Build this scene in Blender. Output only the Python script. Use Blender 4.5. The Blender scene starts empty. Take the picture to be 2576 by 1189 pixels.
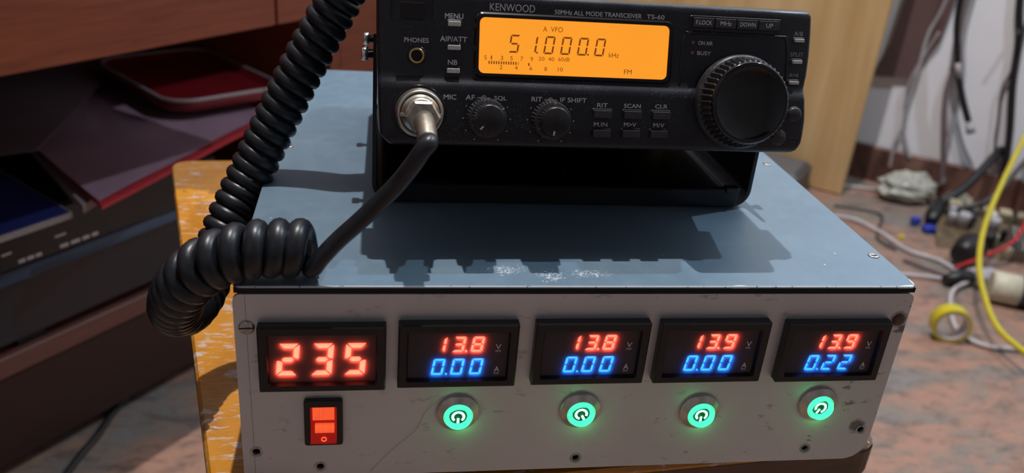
import bpy, math, random
from math import pi, sin, cos, radians, sqrt
from mathutils import Vector, Matrix, noise
random.seed(4)
sc = bpy.context.scene
COL = sc.collection

# ------------------------------------------------------------------ camera
cd = bpy.data.cameras.new('camera')
cam = bpy.data.objects.new('camera', cd); COL.objects.link(cam); sc.camera = cam
cr = Vector((0.98683767, -0.14086404, 0.07942755))
cdn = Vector((0.01008502, -0.43659686, -0.89960073))
cf = Vector((0.16139921, 0.88856092, -0.42942961))
cm = Matrix((( cr.x, -cdn.x, -cf.x), (cr.y, -cdn.y, -cf.y), (cr.z, -cdn.z, -cf.z))).to_4x4()
cm.translation = (0.05184853, -0.29031034, 0.16211678)
cam.matrix_world = cm
cd.sensor_fit = 'HORIZONTAL'; cd.sensor_width = 36.0
cd.lens = 2150.0 / 2576.0 * 36.0
cd.clip_start = 0.01; cd.clip_end = 30
cd.dof.use_dof = True; cd.dof.focus_distance = 0.365; cd.dof.aperture_fstop = 10.0

# ------------------------------------------------------------------ world, lamps, exposure
w = bpy.data.worlds.new('world'); sc.world = w; w.use_nodes = True
w.node_tree.nodes['Background'].inputs[0].default_value = (0.50, 0.49, 0.54, 1)
w.node_tree.nodes['Background'].inputs[1].default_value = 0.05
def lamp(name, loc, col, power, r):
    l = bpy.data.lights.new(name, 'POINT'); l.color = col; l.energy = power; l.shadow_soft_size = r
    o = bpy.data.objects.new(name, l); COL.objects.link(o); o.location = loc
    return o
lamp('ceiling_bulb', (0.17, 0.54, 2.15), (1.0, 0.94, 0.92), 150, 0.016)
lamp('wall_bulb', (1.22, 0.44, 1.62), (0.72, 0.87, 1.0), 50, 0.015)
sc.view_settings.view_transform = 'Standard'; sc.view_settings.look = 'None'
sc.view_settings.gamma = 1; sc.view_settings.use_curve_mapping = False
sc.view_settings.exposure = 0.0

# ------------------------------------------------------------------ materials
def new_mat(name):
    m = bpy.data.materials.new(name); m.use_nodes = True
    nt = m.node_tree; b = nt.nodes['Principled BSDF']
    return m, nt, b
def L(nt, a, b): nt.links.new(a, b)
def noise_node(nt, scale, detail=4, vec=None, rough=.5, dist=0):
    n = nt.nodes.new('ShaderNodeTexNoise'); n.inputs['Scale'].default_value = scale
    n.inputs['Detail'].default_value = detail; n.inputs['Roughness'].default_value = rough
    n.inputs['Distortion'].default_value = dist
    if vec is not None: L(nt, vec, n.inputs['Vector'])
    return n
def ramp(nt, fac, stops):
    r = nt.nodes.new('ShaderNodeValToRGB')
    e = r.color_ramp.elements
    while len(e) < len(stops): e.new(0.5)
    for i, (p, c) in enumerate(stops):
        e[i].position = p; e[i].color = (*c, 1) if len(c) == 3 else c
    L(nt, fac, r.inputs[0]); return r
def mapping(nt, scale=(1, 1, 1), rot=(0, 0, 0), coord='Object'):
    t = nt.nodes.new('ShaderNodeTexCoord'); mp = nt.nodes.new('ShaderNodeMapping')
    mp.inputs['Scale'].default_value = scale; mp.inputs['Rotation'].default_value = rot
    L(nt, t.outputs[coord], mp.inputs[0]); return mp.outputs[0]
def mixc(nt, fac, a, b):
    m = nt.nodes.new('ShaderNodeMix'); m.data_type = 'RGBA'
    if hasattr(fac, 'links'): L(nt, fac, m.inputs[0])
    else: m.inputs[0].default_value = fac
    for s, i in ((a, 6), (b, 7)):
        if hasattr(s, 'links'): L(nt, s, m.inputs[i])
        else: m.inputs[i].default_value = (*s, 1)
    return m.outputs[2]
def math_(nt, op, a, b=0.0, c=None):
    m = nt.nodes.new('ShaderNodeMath'); m.operation = op
    for i, s in enumerate((a, b) if c is None else (a, b, c)):
        if hasattr(s, 'links'): L(nt, s, m.inputs[i])
        else: m.inputs[i].default_value = s
    return m.outputs[0]
def bump(nt, b, h, strength=.3, dist=.001):
    n = nt.nodes.new('ShaderNodeBump'); n.inputs['Strength'].default_value = strength
    n.inputs['Distance'].default_value = dist
    L(nt, h, n.inputs['Height']); L(nt, n.outputs[0], b.inputs['Normal'])
def simple(name, col, rough=.5, metal=0, var=.12, scale=300, spec=.5, bmp=0, coat=0):
    m, nt, b = new_mat(name)
    n = noise_node(nt, scale, 3, mapping(nt))
    d = tuple(c * (1 - var) for c in col); u = tuple(min(1, c * (1 + var)) for c in col)
    r = ramp(nt, n.outputs[0], [(.3, d), (.7, u)])
    L(nt, r.outputs[0], b.inputs['Base Color'])
    b.inputs['Roughness'].default_value = rough; b.inputs['Metallic'].default_value = metal
    b.inputs['Specular IOR Level'].default_value = spec; b.inputs['Coat Weight'].default_value = coat
    if bmp: bump(nt, b, n.outputs[0], bmp, .0005)
    return m
def emit(name, col, strength, var=0.0):
    m, nt, b = new_mat(name)
    b.inputs['Base Color'].default_value = (*[c * .3 for c in col], 1)
    b.inputs['Emission Color'].default_value = (*col, 1)
    b.inputs['Emission Strength'].default_value = strength
    b.inputs['Roughness'].default_value = .4
    if var:
        n = noise_node(nt, 25, 1, mapping(nt))
        L(nt, math_(nt, 'MULTIPLY_ADD', n.outputs[0], var * strength, strength * (1 - var / 2)), b.inputs['Emission Strength'])
    return m
def plastic_dust(name, col, rough, dust=.5, dcol=(.20, .22, .25), fine=1800):
    """black plastic with a fine settled dust, denser in blotches and on upward faces"""
    m, nt, b = new_mat(name)
    v = mapping(nt)
    f = noise_node(nt, fine, 2, v); big = noise_node(nt, 55, 4, v, .6)
    fr = ramp(nt, f.outputs[0], [(.58, (0, 0, 0)), (.68, (1, 1, 1))])
    br = ramp(nt, big.outputs[0], [(.42, (0, 0, 0)), (.68, (1, 1, 1))])
    k = math_(nt, 'MULTIPLY', fr.outputs[0], br.outputs[0])
    k = math_(nt, 'MULTIPLY', k, dust)
    c = mixc(nt, k, col, dcol)
    L(nt, c, b.inputs['Base Color'])
    L(nt, math_(nt, 'MULTIPLY_ADD', big.outputs[0], .2, rough - .1), b.inputs['Roughness'])
    bump(nt, b, f.outputs[0], .12, .0003)
    return m

M = {}
M['case'] = plastic_dust('black_plastic', (.011, .012, .018), .34, .5)
M['case_metal'] = simple('black_case_metal', (.014, .014, .016), .38, 0, .2, 200)
M['bracket'] = simple('bracket_paint', (.010, .010, .012), .30, 0, .2, 150)
M['bezel'] = simple('bezel_gloss', (.010, .008, .008), .16, 0, .1, 80)
M['glow_ring'] = simple('red_glow_ring', (.22, .016, .006), .5)  # colour stands in for the red glow at the display edge
M['knob'] = plastic_dust('knob_rubber', (.030, .030, .032), .42, .95, (.34, .35, .37), 1500)
M['knob_face'] = simple('knob_face', (.003, .003, .004), .10, 0, .2, 60, coat=.3)
M['knob_cap'] = simple('knob_cap', (.012, .012, .014), .35, 0, .2, 500)
M['ink'] = simple('grey_ink', (.72, .72, .74), .55, 0, .15, 900)
M['ink_dim'] = simple('worn_grey_ink', (.34, .34, .36), .6, 0, .3, 900)
M['grey_key'] = simple('grey_key', (.62, .61, .58), .45, 0, .15, 700)
M['black_key'] = plastic_dust('black_key', (.038, .038, .042), .42, .9)
M['orange'] = emit('amber_backlight', (1.0, .345, .022), .94, .10)
M['lcd'] = simple('lcd_segment', (.17, .045, .002), .5, 0, .05, 100)
M['lcd'].node_tree.nodes['Principled BSDF'].inputs['Emission Color'].default_value = (.30, .075, .003, 1)
M['lcd'].node_tree.nodes['Principled BSDF'].inputs['Emission Strength'].default_value = .55
M['lcd_faint'] = emit('lcd_faint_segment', (.62, .19, .008), .95)
M['nickel'] = simple('nickel', (.66, .62, .54), .38, 1, .15, 250)
M['nickel_worn'] = simple('worn_nickel', (.50, .46, .39), .42, 1, .25, 400, bmp=.1)
M['dull_sleeve'] = simple('dull_sleeve', (.30, .27, .22), .50, .9, .25, 400)
M['gold'] = simple('brass_ring', (.70, .50, .24), .3, 1, .1, 200)
M['screw'] = simple('screw_steel', (.5, .48, .47), .35, 1, .3, 500)
M['chrome'] = simple('bright_steel', (.85, .85, .85), .18, 1, .05, 100)
M['dark_hole'] = simple('hole_inside', (.008, .008, .008), .8)
M['cable'] = simple('cable_rubber', (.012, .015, .020), .36, 0, .25, 260, bmp=.1)
M['led_red'] = emit('red_segment', (1.0, .075, .042), 9.0)
M['led_red_off'] = simple('unlit_segment', (.05, .012, .012), .5)
M['led_blue'] = emit('blue_segment', (.015, .17, 1.0), 7.0)
M['green'] = emit('green_glow', (.03, .90, .22), 3.2)
M['green_hot'] = emit('green_glow_symbol', (.34, 1.0, .58), 2.4)
M['rocker'] = emit('red_neon', (1.0, .02, .01), .20)
M['rocker_hot'] = emit('red_neon_rib', (1.0, .13, .035), 1.15)
M['meter_case'] = simple('meter_case', (.006, .006, .007), .38, 0, .2, 200)
M['meter_face'] = simple('meter_face', (.016, .010, .016), .5, 0, .1, 200)
M['lamp_off'] = simple('unlit_lamp', (.30, .11, .07), .4)
M['yellow'] = simple('yellow_pvc', (.60, .50, .025), .4, 0, .08, 60)
M['white_pvc'] = simple('white_pvc', (.52, .48, .49), .45, 0, .1, 40)
M['grey_pvc'] = simple('grey_pvc', (.40, .39, .41), .5, 0, .1, 40)
M['red_pvc'] = simple('red_pvc', (.50, .02, .03), .4, 0, .1, 40)
M['cream'] = simple('cream_plastic', (.62, .58, .44), .5, 0, .1, 60)
M['black_pvc'] = simple('black_pvc', (.012, .012, .014), .4, 0, .1, 40)
M['blue_plastic'] = simple('blue_plastic', (.03, .05, .42), .4, 0, .1, 40)
M['tan_block'] = simple('tan_block', (.36, .31, .20), .5, 0, .35, 30)
M['pcb'] = simple('circuit_board', (.13, .09, .05), .5, 0, .4, 60)
M['bag'] = simple('milky_plastic', (.42, .42, .36), .3, 0, .15, 40)

def halo_glass():
    m = bpy.data.materials.new('smoked_window'); m.use_nodes = True
    nt = m.node_tree; nt.nodes.clear()
    o = nt.nodes.new('ShaderNodeOutputMaterial'); t = nt.nodes.new('ShaderNodeBsdfTransparent')
    s = nt.nodes.new('ShaderNodeBsdfTranslucent'); g = nt.nodes.new('ShaderNodeBsdfGlossy')
    t.inputs[0].default_value = (.92, .92, .94, 1); s.inputs[0].default_value = (.8, .8, .8, 1)
    g.inputs['Roughness'].default_value = .12
    n = noise_node(nt, 150, 2, mapping(nt))
    m1 = nt.nodes.new('ShaderNodeMixShader')
    L(nt, math_(nt, 'MULTIPLY_ADD', n.outputs[0], .04, .46), m1.inputs[0]); L(nt, t.outputs[0], m1.inputs[1]); L(nt, s.outputs[0], m1.inputs[2])
    m2 = nt.nodes.new('ShaderNodeMixShader'); m2.inputs[0].default_value = .04
    L(nt, m1.outputs[0], m2.inputs[1]); L(nt, g.outputs[0], m2.inputs[2]); L(nt, m2.outputs[0], o.inputs[0])
    return m
M['window'] = halo_glass()

def lid_paint():
    m, nt, b = new_mat('blue_grey_paint')
    v = mapping(nt)
    big = noise_node(nt, 18, 5, v, .6); med = noise_node(nt, 120, 4, v, .65); fine = noise_node(nt, 1500, 2, v)
    base = ramp(nt, big.outputs[0], [(.3, (.135, .215, .290)), (.7, (.172, .262, .340))]).outputs[0]
    base = mixc(nt, math_(nt, 'MULTIPLY', ramp(nt, med.outputs[0], [(.5, (0, 0, 0)), (.75, (1, 1, 1))]).outputs[0], .30), base, (.22, .31, .38))
    # chips: bright specks, dense in a worn patch near the front edge
    sep = nt.nodes.new('ShaderNodeSeparateXYZ'); L(nt, v, sep.inputs[0])
    def patch(cx, cy, rx, ry):
        a = math_(nt, 'DIVIDE', math_(nt, 'SUBTRACT', sep.outputs[0], cx), rx)
        c = math_(nt, 'DIVIDE', math_(nt, 'SUBTRACT', sep.outputs[1], cy), ry)
        d = math_(nt, 'ADD', math_(nt, 'MULTIPLY', a, a), math_(nt, 'MULTIPLY', c, c))
        return math_(nt, 'MAXIMUM', math_(nt, 'SUBTRACT', 1.0, d), 0.0)
    vs = mapping(nt, (1, 1.6, 1))
    sp = noise_node(nt, 620, 3, vs, .6, 1.2)
    chips = None
    for a in ((.1235, .0085, .0105, .0085), (.106, .014, .014, .007), (.141, .011, .016, .006)):
        p = patch(*a); chips = p if chips is None else math_(nt, 'MAXIMUM', chips, p)
    thr = math_(nt, 'SUBTRACT', .82, math_(nt, 'MULTIPLY', chips, .30))
    k1 = math_(nt, 'GREATER_THAN', sp.outputs[0], thr)
    vo = nt.nodes.new('ShaderNodeTexVoronoi'); vo.inputs['Scale'].default_value = 95; L(nt, v, vo.inputs[0])
    vsep = nt.nodes.new('ShaderNodeSeparateColor'); L(nt, vo.outputs['Color'], vsep.inputs[0])
    dots = math_(nt, 'MULTIPLY', math_(nt, 'LESS_THAN', vo.outputs[0], math_(nt, 'MULTIPLY', vsep.outputs[1], .055)), math_(nt, 'GREATER_THAN', vsep.outputs[0], .6))
    # hair scratches
    wv = nt.nodes.new('ShaderNodeTexWave'); wv.inputs['Scale'].default_value = 9; wv.inputs['Distortion'].default_value = 14
    wv.inputs['Detail'].default_value = 3; L(nt, v, wv.inputs[0])
    scr = math_(nt, 'MULTIPLY', math_(nt, 'GREATER_THAN', wv.outputs[1], .99985), math_(nt, 'GREATER_THAN', med.outputs[0], .52))
    # worn front edge
    en = noise_node(nt, 260, 3, v, .7)
    edge = math_(nt, 'MULTIPLY', math_(nt, 'LESS_THAN', sep.outputs[1], .0005), math_(nt, 'GREATER_THAN', sep.outputs[2], -.0006))
    edge2 = math_(nt, 'MULTIPLY', edge, math_(nt, 'GREATER_THAN', en.outputs[0], .40))
    corner = math_(nt, 'MULTIPLY', math_(nt, 'GREATER_THAN', patch(.2822, 0, .009, .0016), .0), math_(nt, 'GREATER_THAN', en.outputs[0], .42))
    corner2 = math_(nt, 'MULTIPLY', math_(nt, 'GREATER_THAN', patch(.2822, 0, .0012, .0075), .0), math_(nt, 'GREATER_THAN', en.outputs[0], .42))
    chip3 = math_(nt, 'GREATER_THAN', patch(.2017, 0, .0035, .0012), .0)
    k = math_(nt, 'MAXIMUM', k1, dots)
    for e_ in (edge2, corner, corner2, chip3): k = math_(nt, 'MAXIMUM', k, e_)
    c = mixc(nt, math_(nt, 'MULTIPLY', k, .85), base, (.72, .78, .82))
    L(nt, c, b.inputs['Base Color'])
    b.inputs['Metallic'].default_value = .15
    L(nt, math_(nt, 'MULTIPLY_ADD', med.outputs[0], .25, .33), b.inputs['Roughness'])
    bump(nt, b, fine.outputs[0], .10, .0003)
    return m
M['lid'] = lid_paint()

def aluminium():
    m, nt, b = new_mat('brushed_aluminium')
    v = mapping(nt); vb = mapping(nt, (1, 1, 60))
    br = noise_node(nt, 40, 3, vb); big = noise_node(nt, 14, 4, v, .6); st = noise_node(nt, 110, 4, mapping(nt, (.7, 1, 1.3)), .7)
    base = ramp(nt, big.outputs[0], [(.3, (.58, .63, .66)), (.7, (.68, .73, .76))]).outputs[0]
    base = mixc(nt, math_(nt, 'MULTIPLY', ramp(nt, br.outputs[0], [(.4, (0, 0, 0)), (.7, (1, 1, 1))]).outputs[0], .25), base, (.78, .76, .75))
    stains = ramp(nt, st.outputs[0], [(.60, (0, 0, 0)), (.68, (1, 1, 1))]).outputs[0]
    sep = nt.nodes.new('ShaderNodeSeparateXYZ'); L(nt, v, sep.inputs[0])
    def near(x0, s):
        d = math_(nt, 'ABSOLUTE', math_(nt, 'SUBTRACT', sep.outputs[0], x0)); return math_(nt, 'MAXIMUM', math_(nt, 'SUBTRACT', 1.0, math_(nt, 'DIVIDE', d, s)), 0.0)
    rgt = near(.30, .14)
    k = math_(nt, 'MULTIPLY', stains, math_(nt, 'ADD', .35, math_(nt, 'MULTIPLY', rgt, .9)))
    k = math_(nt, 'MINIMUM', k, .8)
    c = mixc(nt, k, base, (.17, .155, .15))
    # scribed line near the left edge
    ln = math_(nt, 'LESS_THAN', math_(nt, 'ABSOLUTE', math_(nt, 'SUBTRACT', sep.outputs[0], .0046)), .00013)
    c = mixc(nt, math_(nt, 'MULTIPLY', ln, .6), c, (.10, .09, .09))
    # grime in the upper right corner by the missing screw and beside the lower right hole
    def blot(cx, cz, r):
        a = math_(nt, 'SUBTRACT', sep.outputs[0], cx); d = math_(nt, 'SUBTRACT', sep.outputs[2], cz)
        q = math_(nt, 'SQRT', math_(nt, 'ADD', math_(nt, 'MULTIPLY', a, a), math_(nt, 'MULTIPLY', d, d)))
        q = math_(nt, 'ADD', q, math_(nt, 'MULTIPLY', math_(nt, 'SUBTRACT', st.outputs[0], .5), r * 1.6))
        return ramp(nt, math_(nt, 'DIVIDE', q, r), [(.6, (1, 1, 1)), (1.0, (0, 0, 0))]).outputs[0]
    for a in ((.2775, -.0165, .0048), (.2735, -.0735, .0045), (.281, -.021, .003)):
        c = mixc(nt, math_(nt, 'MULTIPLY', blot(*a), .75), c, (.06, .055, .05))
    L(nt, c, b.inputs['Base Color'])
    b.inputs['Metallic'].default_value = .75
    b.inputs['Anisotropic'].default_value = .3
    L(nt, math_(nt, 'MULTIPLY_ADD', br.outputs[0], .15, .42), b.inputs['Roughness'])
    bump(nt, b, br.outputs[0], .10, .0002)
    return m
M['alu'] = aluminium()
M['alu_plain'] = simple('raw_aluminium', (.42, .40, .38), .5, .8, .2, 200)
M['grey_side'] = simple('grey_side_paint', (.10, .12, .14), .5, 0, .2, 100)

def wood(name, c0, c1, rough, rot=(0, 0, 0), stretch=(1, 1, 12), scale=8, coat=0):
    m, nt, b = new_mat(name)
    v = mapping(nt, stretch, rot)
    n1 = noise_node(nt, scale, 5, v, .6, .6); n2 = noise_node(nt, scale * 9, 3, v, .6)
    c = ramp(nt, n1.outputs[0], [(.25, c0), (.75, c1)]).outputs[0]
    c = mixc(nt, math_(nt, 'MULTIPLY', n2.outputs[0], .35), c, tuple(x * .55 for x in c0))
    L(nt, c, b.inputs['Base Color']); b.inputs['Roughness'].default_value = rough
    b.inputs['Coat Weight'].default_value = coat
    bump(nt, b, n2.outputs[0], .1, .001)
    return m
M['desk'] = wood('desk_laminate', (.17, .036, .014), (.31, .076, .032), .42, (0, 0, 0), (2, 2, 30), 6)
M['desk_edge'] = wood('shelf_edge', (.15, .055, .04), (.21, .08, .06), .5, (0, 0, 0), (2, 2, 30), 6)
M['desk_shade'] = wood('desk_shade_panel', (.030, .010, .006), (.045, .015, .010), .6, (0, 0, 0), (2, 2, 30), 6)  # darkened laminate standing in for the shade under the desk
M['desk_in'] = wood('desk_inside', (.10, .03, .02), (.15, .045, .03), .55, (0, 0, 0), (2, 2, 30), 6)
M['ply'] = wood('plywood', (.54, .31, .11), (.90, .67, .36), .55, (0, 0, 0), (9, 9, .7), 1.3)

def worn_varnish():
    m, nt, b = new_mat('worn_orange_varnish')
    v = mapping(nt, (1, .8, 1)); v2 = mapping(nt, (.6, 2.2, 1), (0, 0, 1.4))
    n1 = noise_node(nt, 22, 5, v, .6, .6); n2 = noise_node(nt, 130, 4, v2, .65, .3); n3 = noise_node(nt, 45, 4, v, .65)
    c = ramp(nt, n1.outputs[0], [(.25, (.50, .19, .016)), (.55, (.70, .30, .025)), (.8, (.58, .25, .035))]).outputs[0]
    c = mixc(nt, ramp(nt, n3.outputs[0], [(.55, (0, 0, 0)), (.72, (.6, .6, .6))]).outputs[0], c, (.30, .17, .09))
    chips = ramp(nt, n2.outputs[0], [(.55, (0, 0, 0)), (.59, (1, 1, 1))]).outputs[0]
    chips = math_(nt, 'MULTIPLY', chips, ramp(nt, n3.outputs[0], [(.42, (0, 0, 0)), (.6, (1, 1, 1))]).outputs[0])
    c = mixc(nt, chips, c, (.70, .60, .52))
    sp = nt.nodes.new('ShaderNodeSeparateXYZ'); L(nt, mapping(nt), sp.inputs[0])
    bare = math_(nt, 'MULTIPLY', math_(nt, 'GREATER_THAN', math_(nt, 'MULTIPLY_ADD', n3.outputs[0], .06, sp.outputs[0]), .165), math_(nt, 'SUBTRACT', 1.0, chips))
    c = mixc(nt, bare, c, (.15, .095, .06))
    back = math_(nt, 'GREATER_THAN', math_(nt, 'MULTIPLY_ADD', n3.outputs[0], .05, sp.outputs[1]), .165)  # shadow across the rear of the top, painted into the colour
    c = mixc(nt, math_(nt, 'MULTIPLY', back, .6), c, (.16, .09, .05))
    L(nt, c, b.inputs['Base Color'])
    b.inputs['Roughness'].default_value = .3; b.inputs['Coat Weight'].default_value = .25
    bump(nt, b, n2.outputs[0], .5, .0012)
    return m
M['varnish'] = worn_varnish()
M['stool_edge'] = wood('stool_edge_wood', (.10, .055, .03), (.17, .10, .05), .5, (0, 0, 0), (1, 1, 8), 20)

def granite():
    m, nt, b = new_mat('pink_granite')
    v = mapping(nt, (1, 1.9, 1), (0, 0, .62)); v0 = mapping(nt)
    n1 = noise_node(nt, 4.5, 5, v, .6, .8); n2 = noise_node(nt, 26, 5, v, .7, .3); n3 = noise_node(nt, 160, 3, v0, .7)
    c = ramp(nt, n1.outputs[0], [(.34, (.22, .20, .185)), (.45, (.27, .20, .16)), (.52, (.40, .215, .15)), (.60, (.30, .185, .14)), (.68, (.24, .20, .175))]).outputs[0]
    c = mixc(nt, ramp(nt, n2.outputs[0], [(.48, (0, 0, 0)), (.66, (.75, .75, .75))]).outputs[0], c, (.11, .085, .075))
    c = mixc(nt, ramp(nt, n3.outputs[0], [(.5, (0, 0, 0)), (.8, (.4, .4, .4))]).outputs[0], c, (.40, .33, .29))
    vo = nt.nodes.new('ShaderNodeTexVoronoi'); vo.inputs['Scale'].default_value = 14; L(nt, v0, vo.inputs[0])
    vs = nt.nodes.new('ShaderNodeSeparateColor'); L(nt, vo.outputs['Color'], vs.inputs[0])
    k = math_(nt, 'MULTIPLY', math_(nt, 'LESS_THAN', vo.outputs[0], .05), math_(nt, 'GREATER_THAN', vs.outputs[0], .6))
    c = mixc(nt, k, c, (.75, .70, .68))
    L(nt, c, b.inputs['Base Color']); b.inputs['Roughness'].default_value = .45
    return m
M['granite'] = granite()
def skirting():
    m, nt, b = new_mat('brown_stone_skirting')
    v = mapping(nt, (1, 1, .4))
    n = noise_node(nt, 14, 5, v, .65, .5)
    L(nt, ramp(nt, n.outputs[0], [(.38, (.055, .022, .018)), (.52, (.13, .06, .045)), (.66, (.24, .13, .095))]).outputs[0], b.inputs['Base Color'])
    b.inputs['Roughness'].default_value = .4
    return m
M['skirting'] = skirting()
def plaster():
    m, nt, b = new_mat('grey_plaster')
    v = mapping(nt)
    n = noise_node(nt, 3, 4, v); f = noise_node(nt, 90, 3, v)
    L(nt, ramp(nt, n.outputs[0], [(.3, (.80, .82, .87)), (.7, (.88, .88, .91))]).outputs[0], b.inputs['Base Color'])
    b.inputs['Roughness'].default_value = .85; bump(nt, b, f.outputs[0], .15, .002)
    return m
M['plaster'] = plaster()
M['dark_wall'] = simple('dull_wall_paint', (.17, .16, .17), .9, 0, .1, 4)
M['dark_ceiling'] = simple('near_black_ceiling', (.05, .05, .05), .9, 0, .1, 4)  # unseen ceiling, kept near black to limit bounced light
M['paper_pink'] = simple('mauve_card', (.30, .18, .235), .7, 0, .1, 12)
M['paper_grey'] = simple('grey_card', (.20, .14, .155), .7, 0, .1, 12)
M['paper_red'] = simple('red_card', (.42, .02, .03), .6, 0, .1, 12)
M['paper_edge'] = simple('page_edge', (.30, .25, .23), .8, 0, .1, 200)
M['navy'] = simple('navy_cover', (.012, .018, .10), .5, 0, .1, 12)
M['red_gloss'] = simple('red_gloss', (.20, .009, .014), .3, 0, .1, 12)
M['rim'] = simple('grey_rim', (.36, .28, .28), .4, 0, .1, 12)
M['stereo'] = simple('stereo_black', (.012, .013, .018), .25, 0, .2, 12)
M['stereo_strip'] = simple('stereo_blue_strip', (.045, .06, .09), .35, .3, .15, 30)
M['brown_cloth'] = simple('brown_paint', (.13, .075, .07), .6, 0, .1, 10)
M['dark_plastic'] = simple('dark_grey_plastic', (.06, .06, .065), .45, 0, .1, 30)

# ------------------------------------------------------------------ mesh building
class MB:
    def __init__(self): self.v = []; self.f = []; self.s = []
    def add(self, vs, fs, smooth=False):
        o = len(self.v); self.v += [tuple(p) for p in vs]
        self.f += [tuple(i + o for i in f) for f in fs]; self.s += [smooth] * len(fs)
        return self
    def box(self, x0, y0, z0, x1, y1, z1, bev=0):
        if bev <= 0:
            vs = [(x, y, z) for x in (x0, x1) for y in (y0, y1) for z in (z0, z1)]
            return self.add(vs, [(0, 1, 3, 2), (4, 6, 7, 5), (0, 4, 5, 1), (2, 3, 7, 6), (0, 2, 6, 4), (1, 5, 7, 3)])
        b = bev
        loops = [(z0, b), (z0 + b, 0), (z1 - b, 0), (z1, b)]
        L_ = []
        for z, i in loops:
            L_.append([(x, y, z) for x, y in rr(x0 + i, y0 + i, x1 - i, y1 - i, b, 3)])
        return self.loft(L_, True, True, smooth=False)
    def loft(self, loops, c0=True, c1=True, smooth=False, closed=True):
        n = len(loops[0]); vs = [p for l in loops for p in l]; fs = []
        m = n if closed else n - 1
        for i in range(len(loops) - 1):
            for j in range(m):
                k = (j + 1) % n
                fs.append((i * n + j, i * n + k, (i + 1) * n + k, (i + 1) * n + j))
        self.add(vs, fs, smooth)
        o = len(self.v) - len(vs)
        if c0: self.f.append(tuple(o + j for j in reversed(range(n)))); self.s.append(False)
        if c1: self.f.append(tuple(o + (len(loops) - 1) * n + j for j in range(n))); self.s.append(False)
        return self
    def prism(self, out, y0, y1, bev=0, insetf=None):
        """outline in x,z swept from y0 (back) to y1 (front, smaller y)"""
        l = [[(x, y0, z) for x, z in out]]
        if bev and insetf:
            l.append([(x, y1 + bev, z) for x, z in out])
            l.append([(x, y1 + bev * .3, z) for x, z in insetf(bev * .3)])
            l.append([(x, y1, z) for x, z in insetf(bev)])
        else: l.append([(x, y1, z) for x, z in out])
        return self.loft(l)
    def rrp(self, x0, z0, x1, z1, r, y0, y1, bev=0, seg=5):
        return self.prism(rr(x0, z0, x1, z1, r, seg), y0, y1, bev,
                          lambda i: rr(x0 + i, z0 + i, x1 - i, z1 - i, max(r - i, r * .3), seg))
    def frame(self, a, ra, b, rb, y0, y1, bev=0, seg=5):
        """ring between outer rect a and inner rect b (x0,z0,x1,z1), front y1"""
        o = rr(*a, ra, seg); i = rr(*b, rb, seg)
        L_ = [[(x, y0, z) for x, z in o], [(x, y1 + bev, z) for x, z in o],
              [(x, y1, z) for x, z in rr(a[0] + bev, a[1] + bev, a[2] - bev, a[3] - bev, max(ra - bev, ra * .4), seg)],
              [(x, y1, z) for x, z in i], [(x, y0, z) for x, z in i]]
        return self.loft(L_, False, False)
    def lathe(self, prof, c=(0, 0, 0), n=40, cap0=True, cap1=True, axis='y', smooth=True, knurl=0, kamp=0, ksel=None):
        loops = []
        for pi_, (r, h) in enumerate(prof):
            l = []
            for j in range(n):
                a = 2 * pi * j / n; rrr = r
                if knurl and (ksel is None or pi_ in ksel): rrr = r * (1 - kamp * (0.5 - .5 * cos(knurl * a)))
                if axis == 'y': l.append((c[0] + rrr * cos(a), c[1] + h, c[2] + rrr * sin(a)))
                else: l.append((c[0] + rrr * cos(a), c[1] + rrr * sin(a), c[2] + h))
            loops.append(l)
        return self.loft(loops, cap0, cap1, smooth)
    def tube(self, pts, r, n=10, caps=True, smooth=True):
        pts = [Vector(p) for p in pts]; N = len(pts)
        t = [(pts[min(i + 1, N - 1)] - pts[max(i - 1, 0)]).normalized() for i in range(N)]
        up = Vector((0, 0, 1)) if abs(t[0].z) < .9 else Vector((1, 0, 0))
        u = t[0].cross(up).normalized(); loops = []
        for i in range(N):
            u = (u - t[i] * u.dot(t[i])).normalized(); v = t[i].cross(u)
            rad = r[i] if isinstance(r, (list, tuple)) else r
            loops.append([pts[i] + (u * cos(2 * pi * j / n) + v * sin(2 * pi * j / n)) * rad for j in range(n)])
        return self.loft(loops, caps, caps, smooth)
    def build(self, name, mat, parent=None, mtx=None):
        me = bpy.data.meshes.new(name)
        me.from_pydata(self.v, [], self.f)
        for p, s in zip(me.polygons, self.s): p.use_smooth = s
        me.materials.append(mat); me.update()
        import bmesh
        b = bmesh.new(); b.from_mesh(me); bmesh.ops.recalc_face_normals(b, faces=b.faces); b.to_mesh(me); b.free()
        o = bpy.data.objects.new(name, me); COL.objects.link(o)
        if parent: o.parent = parent
        if mtx is not None: o.matrix_local = mtx
        return o
def rr(x0, z0, x1, z1, r, seg=5):
    r = min(r, abs(x1 - x0) / 2, abs(z1 - z0) / 2); o = []
    for cx, cz, a0 in ((x1 - r, z0 + r, -pi / 2), (x1 - r, z1 - r, 0), (x0 + r, z1 - r, pi / 2), (x0 + r, z0 + r, pi)):
        for k in range(seg + 1):
            a = a0 + k * pi / 2 / seg; o.append((cx + r * cos(a), cz + r * sin(a)))
    return o
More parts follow.
